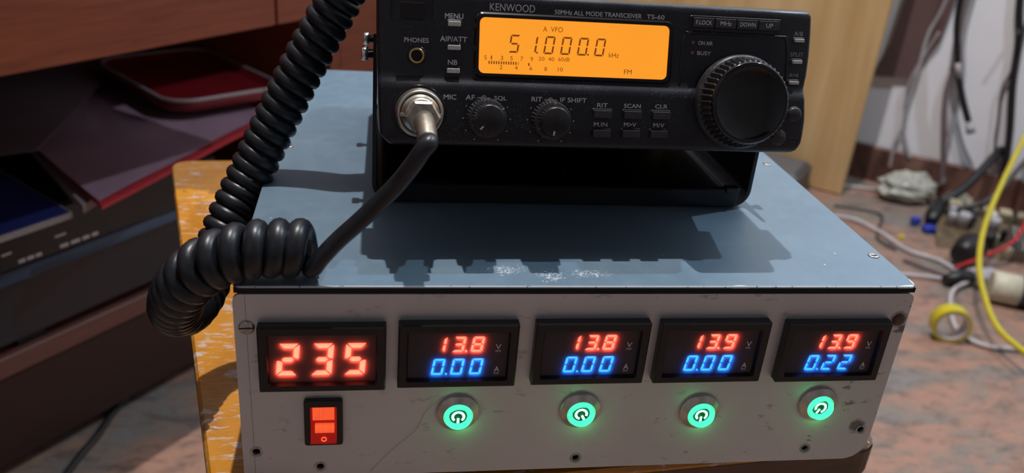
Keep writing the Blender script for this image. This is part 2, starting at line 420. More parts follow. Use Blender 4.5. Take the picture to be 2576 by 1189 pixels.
def spline(pts, step):
    """Catmull-Rom through pts, resampled to even spacing"""
    P = [Vector(p) for p in pts]; P = [P[0] * 2 - P[1]] + P + [P[-1] * 2 - P[-2]]
    raw = []
    for i in range(1, len(P) - 2):
        for k in range(24):
            t = k / 24; a, b, c, d = P[i - 1:i + 3]
            raw.append(.5 * ((2 * b) + (c - a) * t + (2 * a - 5 * b + 4 * c - d) * t * t + (3 * b - a - 3 * c + d) * t ** 3))
    raw.append(P[-2]); out = [raw[0]]; acc = 0
    for i in range(1, len(raw)):
        seg = (raw[i] - raw[i - 1]).length; pos = 0
        while acc + (seg - pos) >= step:
            pos += step - acc; acc = 0
            out.append(raw[i - 1].lerp(raw[i], pos / seg))
        acc += seg - pos
    return out
def tag(o, label=None, cat=None, group=None, kind=None):
    if label: o['label'] = label
    if cat: o['category'] = cat
    if group: o['group'] = group
    if kind: o['kind'] = kind
    return o
def empty(name, loc=(0, 0, 0), mtx=None):
    o = bpy.data.objects.new(name, None); COL.objects.link(o); o.empty_display_size = .02
    if mtx is not None: o.matrix_world = mtx
    else: o.location = loc
    return o

_tc = {}
def text_geo(s, bold=.0):
    if (s, bold) in _tc: return _tc[(s, bold)]
    c = bpy.data.curves.new('t', 'FONT'); c.body = s; c.size = 1; c.offset = bold; c.resolution_u = 3
    o = bpy.data.objects.new('t', c); COL.objects.link(o)
    bpy.context.view_layer.update()
    me = bpy.data.meshes.new_from_object(o.evaluated_get(bpy.context.evaluated_depsgraph_get()))
    vs = [tuple(v.co) for v in me.vertices]; fs = [tuple(p.vertices) for p in me.polygons]
    bpy.data.objects.remove(o); bpy.data.curves.remove(c); bpy.data.meshes.remove(me)
    _tc[(s, bold)] = (vs, fs); return vs, fs
def put_text(mb, s, cx, cz, w=None, h=1.0, y=0.0, bold=.012, slant=0, k=1.0):
    """centre cx,cz width w height h on the plane facing -y; k scales all (mm to m)"""
    vs, fs = text_geo(s, 0.0)
    x0 = min(v[0] for v in vs); x1 = max(v[0] for v in vs); z0 = min(v[1] for v in vs); z1 = max(v[1] for v in vs)
    sz = h / (z1 - z0); sx = (w / (x1 - x0)) if w else sz
    out = []
    for v in vs:
        z = (v[1] - (z0 + z1) / 2) * sz
        out.append(((cx + (v[0] - (x0 + x1) / 2) * sx + slant * z) * k, y * k, (cz + z) * k))
    mb.add(out, fs)
    if bold > 0:
        e = h * .035 * k
        for q, (ax, az) in enumerate(((e, 0), (0, e), (e, e))): mb.add([(x + ax, y_ - (q + 1) * .004 * k, z + az) for x, y_, z in out], fs)
SEG = {'0': 'abcdef', '1': 'bc', '2': 'abged', '3': 'abgcd', '5': 'afgcd', '8': 'abcdefg', '9': 'abfgcd'}
def put_digit(mb, d, x0, z0, w, h, th, y, slant=.14, k=.001, gap=.25, inv=False, depth=0):
    on = SEG[d] if not inv else [c for c in 'abcdefg' if c not in SEG[d]]
    g = gap * th; t = th; m = h / 2
    seg = {'a': ((g, h), (w - g, h), (w - t - g * .5, h - t), (t + g * .5, h - t)),
           'd': ((g, 0), (t + g * .5, t), (w - t - g * .5, t), (w - g, 0)),
           'f': ((0, h - g), (t, h - t - g * .5), (t, m + t / 2 + g * .3), (t * .4, m + g), (0, m + g)),
           'b': ((w, h - g), (w, m + g), (w - t * .4, m + g), (w - t, m + t / 2 + g * .3), (w - t, h - t - g * .5)),
           'e': ((0, g), (0, m - g), (t * .4, m - g), (t, m - t / 2 - g * .3), (t, t + g * .5)),
           'c': ((w, g), (w - t, t + g * .5), (w - t, m - t / 2 - g * .3), (w - t * .4, m - g), (w, m - g)),
           'g': ((t * .6 + g, m), (t + g, m + t / 2), (w - t - g, m + t / 2), (w - t * .6 - g, m), (w - t - g, m - t / 2), (t + g, m - t / 2))}
    for c in on:
        p = seg[c]
        mb.add([((x0 + x + slant * z) * k, y * k, (z0 + z) * k) for x, z in p], [tuple(range(len(p)))])

# ================================================================== the room
FZ = -0.5
m = MB(); m.box(-3.2, -3.2, FZ - .02, 3.2, 3.4, FZ); tag(m.build('floor', M['granite']), kind='structure')
wd = Vector((.7716, -.6361, 0)); wn = Vector((.6361, .7716, 0)); W0 = Vector((1.167, 1.415, FZ))
def wallm(loc=W0, d=wd):      # local x along the wall, local -y out into the room, z up
    n = Vector((-d.y, d.x, 0))
    mt = Matrix(((d.x, n.x, 0), (d.y, n.y, 0), (0, 0, 1))).to_4x4(); mt.translation = loc; return mt
m = MB(); m.box(-1.2, 0, 0, 2.4, .1, 2.85); tag(m.build('wall_back', M['plaster'], None, wallm()), kind='structure')
m = MB(); m.box(-1.2, -3.5, 0, -1.1, 0, 2.85); tag(m.build('wall_left', M['dark_wall'], None, wallm()), kind='structure')
m = MB(); m.box(2.3, -3.5, 0, 2.4, 0, 2.85); tag(m.build('wall_right', M['dark_wall'], None, wallm()), kind='structure')
m = MB(); m.box(-1.1, -3.5, 0, 2.3, -3.4, 2.85); tag(m.build('wall_front', M['dark_wall'], None, wallm()), kind='structure')
m = MB(); m.box(-1.2, -3.5, 2.85, 2.4, .1, 2.95); tag(m.build('ceiling', M['dark_ceiling'], None, wallm()), kind='structure')
m = MB(); m.box(-1.1, -.012, 0, 2.3, 0.001, .081, .002); tag(m.build('baseboard_back', M['skirting'], None, wallm()), kind='structure')

# ================================================================== plywood panel
m = MB(); m.box(-1.0, -.012, .006, 0, .018, 1.3, .002)
o = m.build('plywood_panel', M['ply'], None, wallm(Vector((1.062, 1.308, FZ - .004))))
tag(o, 'tall pale plywood panel standing upright on the floor in front of the grey wall', 'wooden panel')
m = MB(); m.add([(-.012, -.012, .31), (.082, -.012, .33), (.04, -.012, .245), (-.03, -.012, .235), (-.012, -.002, .31), (.082, -.002, .33), (.04, -.002, .245), (-.03, -.002, .235)],
    [(0, 1, 2, 3), (7, 6, 5, 4), (0, 4, 5, 1), (1, 5, 6, 2), (2, 6, 7, 3), (3, 7, 4, 0)])
m.add([(-.012, -.012, .31), (.082, -.012, .33), (.12, -.012, .9), (.02, -.012, .9), (-.012, -.002, .31), (.082, -.002, .33), (.12, -.002, .9), (.02, -.002, .9)],
    [(0, 1, 2, 3), (7, 6, 5, 4), (0, 4, 5, 1), (1, 5, 6, 2), (2, 6, 7, 3), (3, 7, 4, 0)])
tag(m.build('wall_strip', M['brown_cloth'], None, wallm()), 'dull brown slanted strip on the grey wall above the plywood panel edge', 'batten')  # slanted brown strip set on the wall

# ================================================================== stool under the power supply
SZ = -.0985
st = empty('stool', (.1, .18, FZ)); tag(st, 'low stool with a worn orange varnished wooden top under the metal power supply', 'stool')
cs = [(-.012, -.010), (.305, .016), (.236, .415), (-.108, .382)]
def round_poly(c, r, seg=6):
    out = []
    n = len(c)
    for i in range(n):
        p = Vector(c[i]); a = (Vector(c[i - 1]) - p).normalized(); b = (Vector(c[(i + 1) % n]) - p).normalized()
        for k in range(seg + 1):
            t = k / seg; out.append(tuple((p + a * r * (1 - t) ** 2 + b * r * t ** 2)))
    return out
pl = round_poly(cs, .016)
m = MB()
ctr = Vector((.1, .18))
def sc_(p, i): v = Vector(p); d = (ctr - v).normalized(); return v + d * i
m.loft([[(*sc_(p, .002), -.0215) for p in pl], [(*p, -.0195) for p in pl], [(*p, -.002) for p in pl], [(*sc_(p, .002), 0) for p in pl]])
m.v = [(x - .1, y - .18, z + SZ - FZ) for x, y, z in m.v]
top = m.build('stool_top', M['varnish'], st)
m = MB()
m.loft([[(*sc_(p, -.0004), -.0180) for p in pl], [(*sc_(p, -.0004), -.0035) for p in pl]], False, False)
m.v = [(x - .1, y - .18, z + SZ - FZ) for x, y, z in m.v]
m.build('edge_band', M['stool_edge'], top)
for (x, y) in ((.03, .03), (.26, .05), (.20, .36), (-.06, .34)):
    m = MB(); dx = (x - .1) * .12; dy = (y - .18) * .12
    m.loft([[(x - .1 + dx + a * .014, y - .18 + dy + b * .014, 0) for a, b in ((-1, -1), (1, -1), (1, 1), (-1, 1))],
            [(x - .1 + a * .018, y - .18 + b * .018, SZ - FZ - .0215) for a, b in ((-1, -1), (1, -1), (1, 1), (-1, 1))]])
    m.build('leg', M['stool_edge'], st)

# ================================================================== power supply
ps = empty('power_supply', (.14, 0.15, SZ))
tag(ps, 'homemade metal power supply box with blue-grey lid and five lit panel meters, under the radio', 'power supply')
def P(mb, name, mat, parent=ps):      # world coordinates to the supply's own
    mb.v = [(x - .14, y - .15, z - SZ) for x, y, z in mb.v] if parent is ps else mb.v
    return mb.build(name, mat, parent)
PW, PD, PH = .2822, .3100, .0925
def pmat(mb):  # keep world coords in the material: shift the object instead of the mesh
    return mb
INV = Matrix.Translation((-.14, -.15, -SZ))
def PB(mb, name, mat, parent=ps): return mb.build(name, mat, parent, INV if parent is ps else None)
m = MB(); m.loft([[(x, y, z) for x, y in rr(i, i, PW - i, PD - i, .0035, 4)] for z, i in ((-.0009, 0), (-.0003, 0), (0, .0003))])
lid = PB(m, 'lid', M['lid'])
for x, y in ((.0075, .1534), (.2759, .1446), (.2774, .0288)):
    m = MB(); m.lathe([(.0026, -.0002), (.0026, .00025), (.0019, .0005), (.0008, .0002)], (x, y, 0), 20, axis='z')
    m.box(x - .0018, y - .0003, .0003, x + .0018, y + .0003, .00062)
    m.build('lid_screw', M['screw'], lid)
m = MB(); m.box(.0012, .0035, -PH + .001, PW - .0012, PD - .001, -.0027, .001); PB(m, 'chassis', M['grey_side'])
m = MB(); m.box(.0006, .0005, -.0031, PW - .0006, .0034, -.0009); PB(m, 'lid_lip', M['dark_hole'])
# front panel plate with real holes
def plate(name, out, holes, y0, y1, mat, parent):
    c = bpy.data.curves.new('c', 'CURVE'); c.dimensions = '2D'; c.fill_mode = 'BOTH'; c.extrude = abs(y1 - y0) / 2
    for loop in [out] + holes:
        s = c.splines.new('POLY'); s.points.add(len(loop) - 1); s.use_cyclic_u = True
        for p, q in zip(s.points, loop): p.co = (q[0], q[1], 0, 1)
    o = bpy.data.objects.new('c', c); COL.objects.link(o); bpy.context.view_layer.update()
    me = bpy.data.meshes.new_from_object(o.evaluated_get(bpy.context.evaluated_depsgraph_get()))
    vs = [(v.co.x, (y0 + y1) / 2 - v.co.z, v.co.y) for v in me.vertices]; fs = [tuple(p.vertices) for p in me.polygons]
    bpy.data.objects.remove(o); bpy.data.curves.remove(c); bpy.data.meshes.remove(me)
    m = MB(); m.add(vs, fs); return PB(m, name, mat, parent)
def circ(cx, cz, r, n=24): return [(cx + r * cos(2 * pi * i / n), cz + r * sin(2 * pi * i / n)) for i in range(n)]
hol = [(.00544, -.07833), (.03119, -.08719), (.14195, -.08695), (.25097, -.08571), (.27625, -.07574)]
def panel_outline():
    o = []
    for cx, cz, r, a0 in ((PW - .0004 - .011, -PH + .011, .011, -pi / 2), (PW - .0004 - .003, -.0035 - .003, .003, 0), (.003, -.0035 - .003, .003, pi / 2), (.003, -PH + .003, .003, pi)):
        for k in range(7):
            a = a0 + k * pi / 2 / 6; o.append((cx + r * cos(a), cz + r * sin(a)))
    return o
mets = [(.0087, -.0157, .0490, .0300), (.0624, -.01506, .048, .0298), (.1171, -.0148, .048, .0298), (.1696, -.0150, .048, .0298), (.2250, -.0156, .048, .0298)]
panel = plate('front_panel', panel_outline(), [circ(x, z, .0016) for x, z in hol] +
    [list(reversed([(x + .002, z - .002), (x + w_ - .002, z - .002), (x + w_ - .002, z - h_ + .002), (x + .002, z - h_ + .002)])) for x, z, w_, h_ in mets], .0, .0016, M['alu'], ps)
for i, (x, z) in enumerate(hol):
    m = MB(); m.lathe([(.0026, -.0001), (.0024, -.00035), (.0018, -.0002), (.0015, .0012)], (x, 0, z), 24, False, False)
    m.build('screw_hole', M['screw'] if i in (0, 1, 4) else M['alu_plain'], panel)
    m = MB(); m.lathe([(.0016, .0012), (.0016, .003)], (x, 0, z), 16, False, True)
    m.build('hole_bore', M['dark_hole'], panel)
m = MB(); m.lathe([(.0030, 0), (.0030, -.0004), (.0024, -.0008)], (.00462, 0, -.01802), 32)
scr = m.build('slotted_screw', M['screw'], panel)
m = MB(); m.add([(.00462 + a * .0027 - b * .0003 * .1, -.00085, -.01802 + b * .00032 + a * .0001) for a, b in ((-1, -1), (1, -1), (1, 1), (-1, 1))], [(0, 1, 2, 3)])
m.build('slot_line', M['dark_hole'], panel)
m = MB(); m.lathe([(.0027, 0), (.0026, -.0006), (.0014, -.0009)], (.2778, 0, -.0165), 16); m.build('grimy_screw', M['stool_edge'], panel)

def meter(i, x, z, w_, h_):
    """panel meter, origin at its outer top left corner on the panel front"""
    root = MB(); b = .0042
    F = -.0042
    a = (0, -h_, w_, 0); inn = (.0034, -h_ + .0030, w_ - .0034, -.0036)
    # bezel: outer wall, chamfered rim, slope down to the window
    o0 = rr(*a, .0006, 3); o1 = rr(.0006, -h_ + .0006, w_ - .0006, -.0006, .0005, 3); n0 = rr(*inn, .0005, 3)
    n1 = rr(inn[0] + .0006, inn[1] + .0006, inn[2] - .0006, inn[3] - .0006, .0004, 3)
    root.loft([[(q[0], 0, q[1]) for q in o0], [(q[0], F + .0006, q[1]) for q in o0], [(q[0], F, q[1]) for q in o1],
               [(q[0], F, q[1]) for q in n0], [(q[0], F + .0016, q[1]) for q in n1]], False, False)
    mt = INV @ Matrix.Translation((x, -.0001, z))
    me = root.build('panel_meter', M['meter_case'], ps, mt)
    f = MB(); f.box(inn[0] - .0004, -.0016, inn[1] - .0004, inn[2] + .0004, .0010, inn[3] + .0004)
    f.build('meter_face', M['meter_face'], me)
    r = MB(); q = MB(); off = MB()
    if i == 0:
        for d, x0 in (('2', 6.3), ('3', 19.4), ('5', 32.3)):
            put_digit(r, d, x0, -23.4, 8.2, 14.7, 2.1, -1.8, .09)
            put_digit(off, d, x0, -23.4, 8.2, 14.7, 2.1, -1.75, .09, inv=True)
        r.build('red_digits', M['led_red'], me); off.build('unlit_segments', M['led_red_off'], me)
    else:
        top = ('1', '3', '8' if i < 3 else '9'); bot = ('0', '0', '0') if i < 4 else ('0', '2', '2')
        for d, x0 in zip(top, (13.8, 21.4, 28.9)): put_digit(r, d, x0, -14.0, 4.7, 7.2, 1.0, -1.8, .15)
        r.add([((27.2 + .55 * cos(t * pi / 4)) * .001, -.0018, (-13.6 + .55 * sin(t * pi / 4)) * .001) for t in range(8)], [tuple(range(8))])
        for d, x0 in zip(bot, (13.3, 21.1, 28.8)): put_digit(q, d, x0, -24.9, 4.8, 7.7, .9, -1.8, .15)
        q.add([((19.6 + .5 * cos(t * pi / 4)) * .001, -.0018, (-24.5 + .5 * sin(t * pi / 4)) * .001) for t in range(8)], [tuple(range(8))])
        r.build('red_digits', M['led_red'], me); q.build('blue_digits', M['led_blue'], me)
        t = MB()
        for ch, zz in (('V', -11.2), ('A', -22.0)):
            put_text(t, ch, 40.1, zz, 2.2, 2.4, -2.7, .02, k=.001)
            t.add([(.0390, -.0027, (zz - 1.85) * .001), (.0412, -.0027, (zz - 1.85) * .001), (.0412, -.0027, (zz - 1.6) * .001), (.0390, -.0027, (zz - 1.6) * .001)], [(0, 1, 2, 3)])
            for k in range(3): t.add([((39.1 + k * .8 + a_) * .001, -.0027, (zz - 2.4 + b_) * .001) for a_, b_ in ((0, 0), (.45, 0), (.45, .27), (0, .27))], [(0, 1, 2, 3)])
        t.build('unit_lettering', M['ink'], me)
    wn_ = MB(); wn_.add([(inn[0], -.0026, inn[1]), (inn[2], -.0026, inn[1]), (inn[2], -.0026, inn[3]), (inn[0], -.0026, inn[3])], [(0, 1, 2, 3)])
    wn_.build('window', M['window'], me)
    return me
MLAB = ['single row mains voltmeter showing 235 in red', 'first dual meter showing 13.8 over 0.00', 'second dual meter showing 13.8 over 0.00',
        'third dual meter showing 13.9 over 0.00', 'rightmost dual meter showing 13.9 over 0.22']
for i, a in enumerate(mets):
    o = meter(i, *a); o['label'] = MLAB[i]

# rocker switch
rk = MB(); rk.frame((.0252, -.0745, .0407, -.0517), .0012, (.0276, -.0722, .0383, -.0549), .0006, 0, -.0020, .0004)
rs = PB(rk, 'rocker_switch', M['meter_case'])
m = MB()
zc = -.0632
for z0, z1, ya, yb in ((-.0549, zc, -.0004, -.0004), (zc, -.0722, -.0004, -.0036)):
    m.add([(.0277, ya, z0), (.0382, ya, z0), (.0382, yb, z1), (.0277, yb, z1)], [(0, 1, 2, 3)])
m.add([(.0277, -.0036, -.0722), (.0382, -.0036, -.0722), (.0382, .001, -.0722), (.0277, .001, -.0722)], [(0, 1, 2, 3)])
m.add([(.0277, -.0004, zc), (.0277, -.0036, -.0722), (.0277, .001, -.0722)], [(0, 1, 2)]); m.add([(.0382, -.0004, zc), (.0382, -.0036, -.0722), (.0382, .001, -.0722)], [(0, 1, 2)])
m.build('rocker', M['rocker'], rs)
m = MB()
for k in range(18):
    x = .0286 + k * .00049
    m.box(x, -.0009, -.0622, x + .00028, -.0003, -.0562)
    if k > 1: m.box(x, -.0026, -.0674, x + .00028, -.0003, -.0638)
m.build('ribs', M['rocker_hot'], rs)
m = MB()
m.lathe([(.00115, 0), (.00115, -.0004), (.0008, -.0004), (.0008, 0)], (.0331, -.0032, -.0700), 20, False, False)
m.build('off_mark', M['rocker_hot'], rs)

# lit push buttons
def push_button(x, z, lab, turn):
    m = MB(); m.lathe([(.0090, 0), (.0090, -.0009), (.0087, -.0013), (.0062, -.0033), (.0057, -.0028), (.0057, .001)], (0, 0, 0), 48, False, False, smooth=False)
    b_ = m.build('push_button', M['nickel'], ps, INV @ Matrix.Translation((x, -.0001, z)))
    b_['label'] = lab
    m = MB(); m.lathe([(.0055, .001), (.0055, -.0046), (.0053, -.0051), (.0050, -.0052), (.0038, -.0030)], (0, 0, 0), 48, False, False)
    c_ = m.build('lit_ring', M['green'], b_)
    m = MB(); m.lathe([(.0039, -.0031), (.0039, -.0028), (.0001, -.0028)], (0, 0, 0), 32, False, True); m.build('button_face', M['green_face'], b_)
    s = MB(); R_ = .00175; t_ = .00115
    for k in range(24):
        a0 = radians(90 + 40 + k * (280 / 24)); a1 = radians(90 + 40 + (k + 1) * (280 / 24))
        s.add([(R_ * cos(a0), -.0034, R_ * sin(a0)), (R_ * cos(a1), -.0034, R_ * sin(a1)), ((R_ + t_) * cos(a1), -.0034, (R_ + t_) * sin(a1)), ((R_ + t_) * cos(a0), -.0034, (R_ + t_) * sin(a0))], [(0, 1, 2, 3)])
    # the buttons are fitted with the bar of the symbol pointing down
    s.v = [(-p[0], p[1], -p[2]) for p in s.v]
    s.add([(-.00058, -.0034, -.0033), (.00058, -.0034, -.0033), (.00052, -.0034, -.0006), (-.00052, -.0034, -.0006)], [(0, 1, 2, 3)])
    ra = radians(turn); s.v = [(p[0] * cos(ra) - p[2] * sin(ra), p[1], p[0] * sin(ra) + p[2] * cos(ra)) for p in s.v]
    s.build('power_symbol', M['green_hot'], b_)
    gl = lamp('button_spill', (x + .0022, -.0042, z - .0078), (.03, 1.0, .20), .0016, .0022)  # light added outside the cap for the green spill on the panel
M['green_face'] = emit('green_button_face', (.0, .10, .035), .5)
M['green_face'].node_tree.nodes['Principled BSDF'].inputs['Base Color'].default_value = (.0, .015, .005, 1)
for x, z, lab, turn in ((.0880, -.0602, 'button under the first dual meter', 0), (.1407, -.0604, 'button under the second dual meter', 28),
                  (.1950, -.0625, 'button under the third dual meter', 0), (.2506, -.0600, 'button under the rightmost dual meter', -25)):
    push_button(x, z, lab, turn)

# a hair caught on the panel
m = MB(); m.tube(spline([(.0816, -.0012, -.0509), (.0745, -.0004, -.0598), (.0706, -.0004, -.069), (.0609, -.0004, -.0792), (.0510, -.0004, -.0915)], .002), .00007, 4)
tag(m.build('hair', M['paper_edge']), 'thin pale hair lying across the metal panel left of the first green button', 'hair')

# ================================================================== radio
RM = Matrix(((0.99986, -0.01601, -0.00414), (0.01653, 0.96692, 0.25454), (-0.00007, -0.25458, 0.96705))).to_4x4()
RM.translation = (.05512, .03557, .04501)
rad = empty('radio_transceiver', mtx=RM)
tag(rad, 'black radio transceiver with an amber display, tilted up on the metal box', 'radio')
K = .001
def mm(mb): mb.v = [(x * K, y * K, z * K) for x, y, z in mb.v]; return mb
# front moulding: rows of z, with left/right edge and front depth
def fy(z):
    if z > 28: return 0.0
    if z > 22.5: t = (28 - z) / 5.5; return -2.5 * (3 * t * t - 2 * t ** 3)
    if z > 6: return -2.5
    return -2.5 + (6 - z) / 6 * 1.0
rows = [(0, 3.6, 174.2), (.35, 2.9, 176.2), (1.2, 1.9, 177.5), (2.6, .6, 178.5), (4.2, -.6, 179.2), (8, -.9, 179.6), (14, -1.2, 179.9), (18, -1.4, 179.6), (21, -1.4, 179.2), (24, -1.5, 179.0), (27, -1.5, 179.2),
        (30, -1.6, 179.6), (33, -1.7, 180.0), (41, -1.9, 180.3), (50, -2.0, 180.1), (57.6, -2.0, 179.6), (58.8, -1.5, 179.0), (59.6, -.7, 178.2), (60, .4, 177.2)]
rows2 = []
for i in range(len(rows) - 1):
    a, b = rows[i], rows[i + 1]; n = max(1, int((b[0] - a[0]) / 1.0))
    for k in range(n): t = k / n; rows2.append(tuple(a[j] + (b[j] - a[j]) * t for j in range(3)))
rows2.append(rows[-1])
m = MB(); loops = []
for z, x0, x1 in rows2:
    y = fy(z)
    e = 0
    if z > 57: t = (z - 57) / 3; e = 3.0 * (1 - sqrt(max(0, 1 - t * t)))
    if z < 1.6: t = (1.6 - z) / 1.6; e = 1.6 * (1 - sqrt(max(0, 1 - t * t)))
    y += e
    loops.append([(x0, 24, z), (x0, y + 1.6, z), (x0 + .35, y + .5, z), (x0 + 1.4, y, z), (x0 + 20, y, z), (x1 - 20, y, z), (x1 - 1.4, y, z), (x1 - .35, y + .5, z), (x1, y + 1.6, z), (x1, 24, z)])
m.loft(loops, True, True, smooth=True)
mm(m).build('front_moulding', M['case'], rad)
m = MB()
m.loft([[(x, y, z) for x, z in rr(2.5 + i, 6 + i, 176.5 - i, 58.6 - i, 2.5, 4)] for y, i in ((22, 0), (186, 0), (187, .8))])
for k in range(16): m.box(30 + k * 6.5, 60, 58.5, 33 + k * 6.5, 130, 58.9)
mm(m).build('case', M['case_metal'], rad)
# display
m = MB(); m.frame((36.0, 27.2, 118.6, 52.8), 3.2, (37.9, 29.0, 116.8, 50.9), 2.4, 1.0, -.9, .7); mm(m).build('display_bezel', M['bezel'], rad)
m = MB(); m.rrp(37.6, 28.8, 117.1, 51.0, 2.4, 1.0, -.25); disp = mm(m).build('display', M['orange'], rad)
m = MB(); m.frame((37.2, 28.3, 117.5, 51.5), 2.7, (38.0, 29.1, 116.7, 50.8), 2.2, -.1, -.62, .3); mm(m).build('display_glow_ring', M['glow_ring'], disp)  # added ring imitating the red glow round the display
t = MB(); Y = -.32
for d, x0 in (('5', 49.7), ('1', 56.9), ('0', 64.0), ('0', 70.95), ('0', 77.95), ('0', 85.1)):
    put_digit(t, d, x0, 37.5, 4.05, 7.1, .72, Y, .14, 1.0, gap=.35)
for x in (61.5, 82.7): put_text(t, '.', x, 37.9, .75, .75, Y, k=1)
put_text(t, 'A', 64.5, 47.3, 1.7, 2.0, Y, .0); put_text(t, 'VFO', 69.3, 47.3, 5.0, 2.0, Y, .0)
put_text(t, 'kHz', 93.6, 38.2, 4.2, 1.9, Y, .0)
for s, x in (('S', 40.7), ('1', 43.1), ('3', 47.3), ('5', 51.2), ('7', 55.4), ('9', 59.5)): put_text(t, s, x, 35.3, 1.05 if s != '1' else .45, 1.65, Y, .0)
put_text(t, '20', 63.5, 35.6, 2.5, 1.5, Y, .0); put_text(t, '40', 67.5, 35.6, 2.5, 1.5, Y, .0); put_text(t, '60dB', 72.8, 35.7, 4.7, 1.6, Y, .0)
for s, x, w_ in (('2', 47.1, 1.1), ('4', 53.3, 1.2), ('6', 59.3, 1.1), ('8', 65.4, 1.1), ('10', 71.5, 2.1)): put_text(t, s, x, 31.65, w_, 1.6, Y, .0)
put_text(t, 'FM', 100.0, 31.7, 3.3, 1.9, Y, .0)
for k in range(12): x = 42.0 + k * .985; t.add([(x, Y, 32.8), (x + .5, Y, 32.8), (x + .5, Y, 34.0), (x, Y, 34.0)], [(0, 1, 2, 3)])
t.add([(58.1, Y, 32.6), (58.7, Y, 32.6), (58.7, Y, 33.7), (58.1, Y, 33.7)], [(0, 1, 2, 3)])
mm(t).build('display_segments', M['lcd'], disp)
t = MB(); x = 42.0 + 12 * .985; t.add([(x, Y, 32.8), (x + .5, Y, 32.8), (x + .5, Y, 34.0), (x, Y, 34.0)], [(0, 1, 2, 3)])
mm(t).build('faint_bar', M['lcd_faint'], disp)

# lettering
t = MB(); td = MB(); U = -.06; LO = -2.56
for s, cx, cz, w_, h_, bo in (('KENWOOD', 51.0, 54.9, 18.2, 2.9, .0), ('50MHz ALL MODE TRANSCEIVER', 86.3, 54.1, 36.4, 1.75, .006), ('TS-60', 110.4, 54.1, 7.6, 1.75, .006),
        ('MENU', 27.8, 50.6, 7.2, 2.0, .004), ('AIP/ATT', 27.8, 41.8, 10.6, 2.0, .004), ('NB', 27.6, 32.8, 3.7, 1.9, .004), ('PHONES', 13.2, 40.8, 9.5, 1.8, .004)):
    put_text(t, s, cx, cz, w_, h_, U, bo)
for s, cx, cz, w_, h_, dim in (('ON AIR', 132.8, 44.6, 6.3, 1.6, 0), ('BUSY', 132.5, 40.5, 5.9, 1.6, 0), ('A/B', 174.0, 50.2, 4.0, 1.7, 1), ('SPLIT', 174.1, 41.6, 6.0, 1.7, 1), ('A=B', 173.6, 33.0, 4.4, 1.5, 1)):
    put_text(td if dim else t, s, cx, cz, w_, h_, U, .004)
for s, cx, cz, w_, h_ in (('MIC', 26.6, 19.3, 5.0, 1.9), ('AF', 34.7, 19.4, 3.6, 1.9), ('SQL', 46.9, 19.3, 5.0, 1.9), ('RIT', 61.8, 19.5, 4.3, 1.8), ('IF SHIFT', 77.0, 19.6, 11.0, 1.8)):
    put_text(t, s, cx, cz, w_, h_, LO, .004)
for s, cx, cz, w_ in (('RIT', 89.3, 17.9, 4.4), ('SCAN', 102.1, 18.0, 7.1), ('CLR', 114.6, 18.1, 5.3), ('M.IN', 89.0, 10.1, 5.7), ('M>V', 101.6, 10.3, 5.3), ('M/V', 114.1, 10.4, 4.8)):
    put_text(t, s, cx, cz, w_, 1.65, LO, .004)
tf = MB(); put_text(tf, 'FM', 175.6, 6.9, 2.4, 1.2, -2.5, .0); put_text(tf, '/AM', 175.4, 5.2, 3.2, 1.2, -2.3, .0); mm(tf).build('mode_lettering', M['ink_dim'], rad)
for cx in (40.2, 67.5):      # the double ring sign between the knob names
    for R_, t_ in ((1.0, .26), (.42, .40)):
        for k in range(24):
            a0, a1 = 2 * pi * k / 24, 2 * pi * (k + 1) / 24
            if R_ > .9 and 250 < math.degrees((a0 + a1) / 2) < 290: continue
            t.add([(cx + R_ * cos(a0), LO, 19.4 + R_ * sin(a0)), (cx + R_ * cos(a1), LO, 19.4 + R_ * sin(a1)), (cx + (R_ - t_) * cos(a1), LO, 19.4 + (R_ - t_) * sin(a1)), (cx + (R_ - t_) * cos(a0), LO, 19.4 + (R_ - t_) * sin(a0))], [(0, 1, 2, 3)])
    for xa, xb in ((cx - 2.7, cx - .5), (cx + 1.0, cx + 2.7)):
        t.add([(xa, LO, 19.25), (xb, LO, 19.25), (xb, LO, 19.55), (xa, LO, 19.55)], [(0, 1, 2, 3)])
for cx in (41.6, 67.9):      # ring of dots round each double knob
    for a in range(-150, 151, 30):
        if a in (0,): pass
        x = cx + 9.6 * sin(radians(a)); z = 11.2 + 9.6 * cos(radians(a))
        if z < 1.5 or z > 18.2: continue
        t.add([(x + .27 * cos(q * pi / 4), LO, z + .27 * sin(q * pi / 4)) for q in range(8)], [tuple(range(8))])
mm(t).build('lettering', M['ink'], rad); mm(td).build('dim_lettering', M['ink_dim'], rad)

# power button in its recess
m = MB(); m.frame((3.0, 47.4, 20.6, 59), 2.6, (3.9, 48.3, 19.7, 58.5), 1.8, .5, -.5, .4); mm(m).build('power_recess', M['case'], rad)
m = MB(); m.loft([[(6.9, .3, 48.9), (16.2, .3, 48.9), (16.2, .3, 55.2), (6.9, .3, 55.2)], [(6.9, -1.0, 48.9), (16.2, -1.0, 48.9), (16.2, -2.2, 54.8), (6.9, -2.2, 54.8)]]); mm(m).build('power_button', M['knob_cap'], rad)
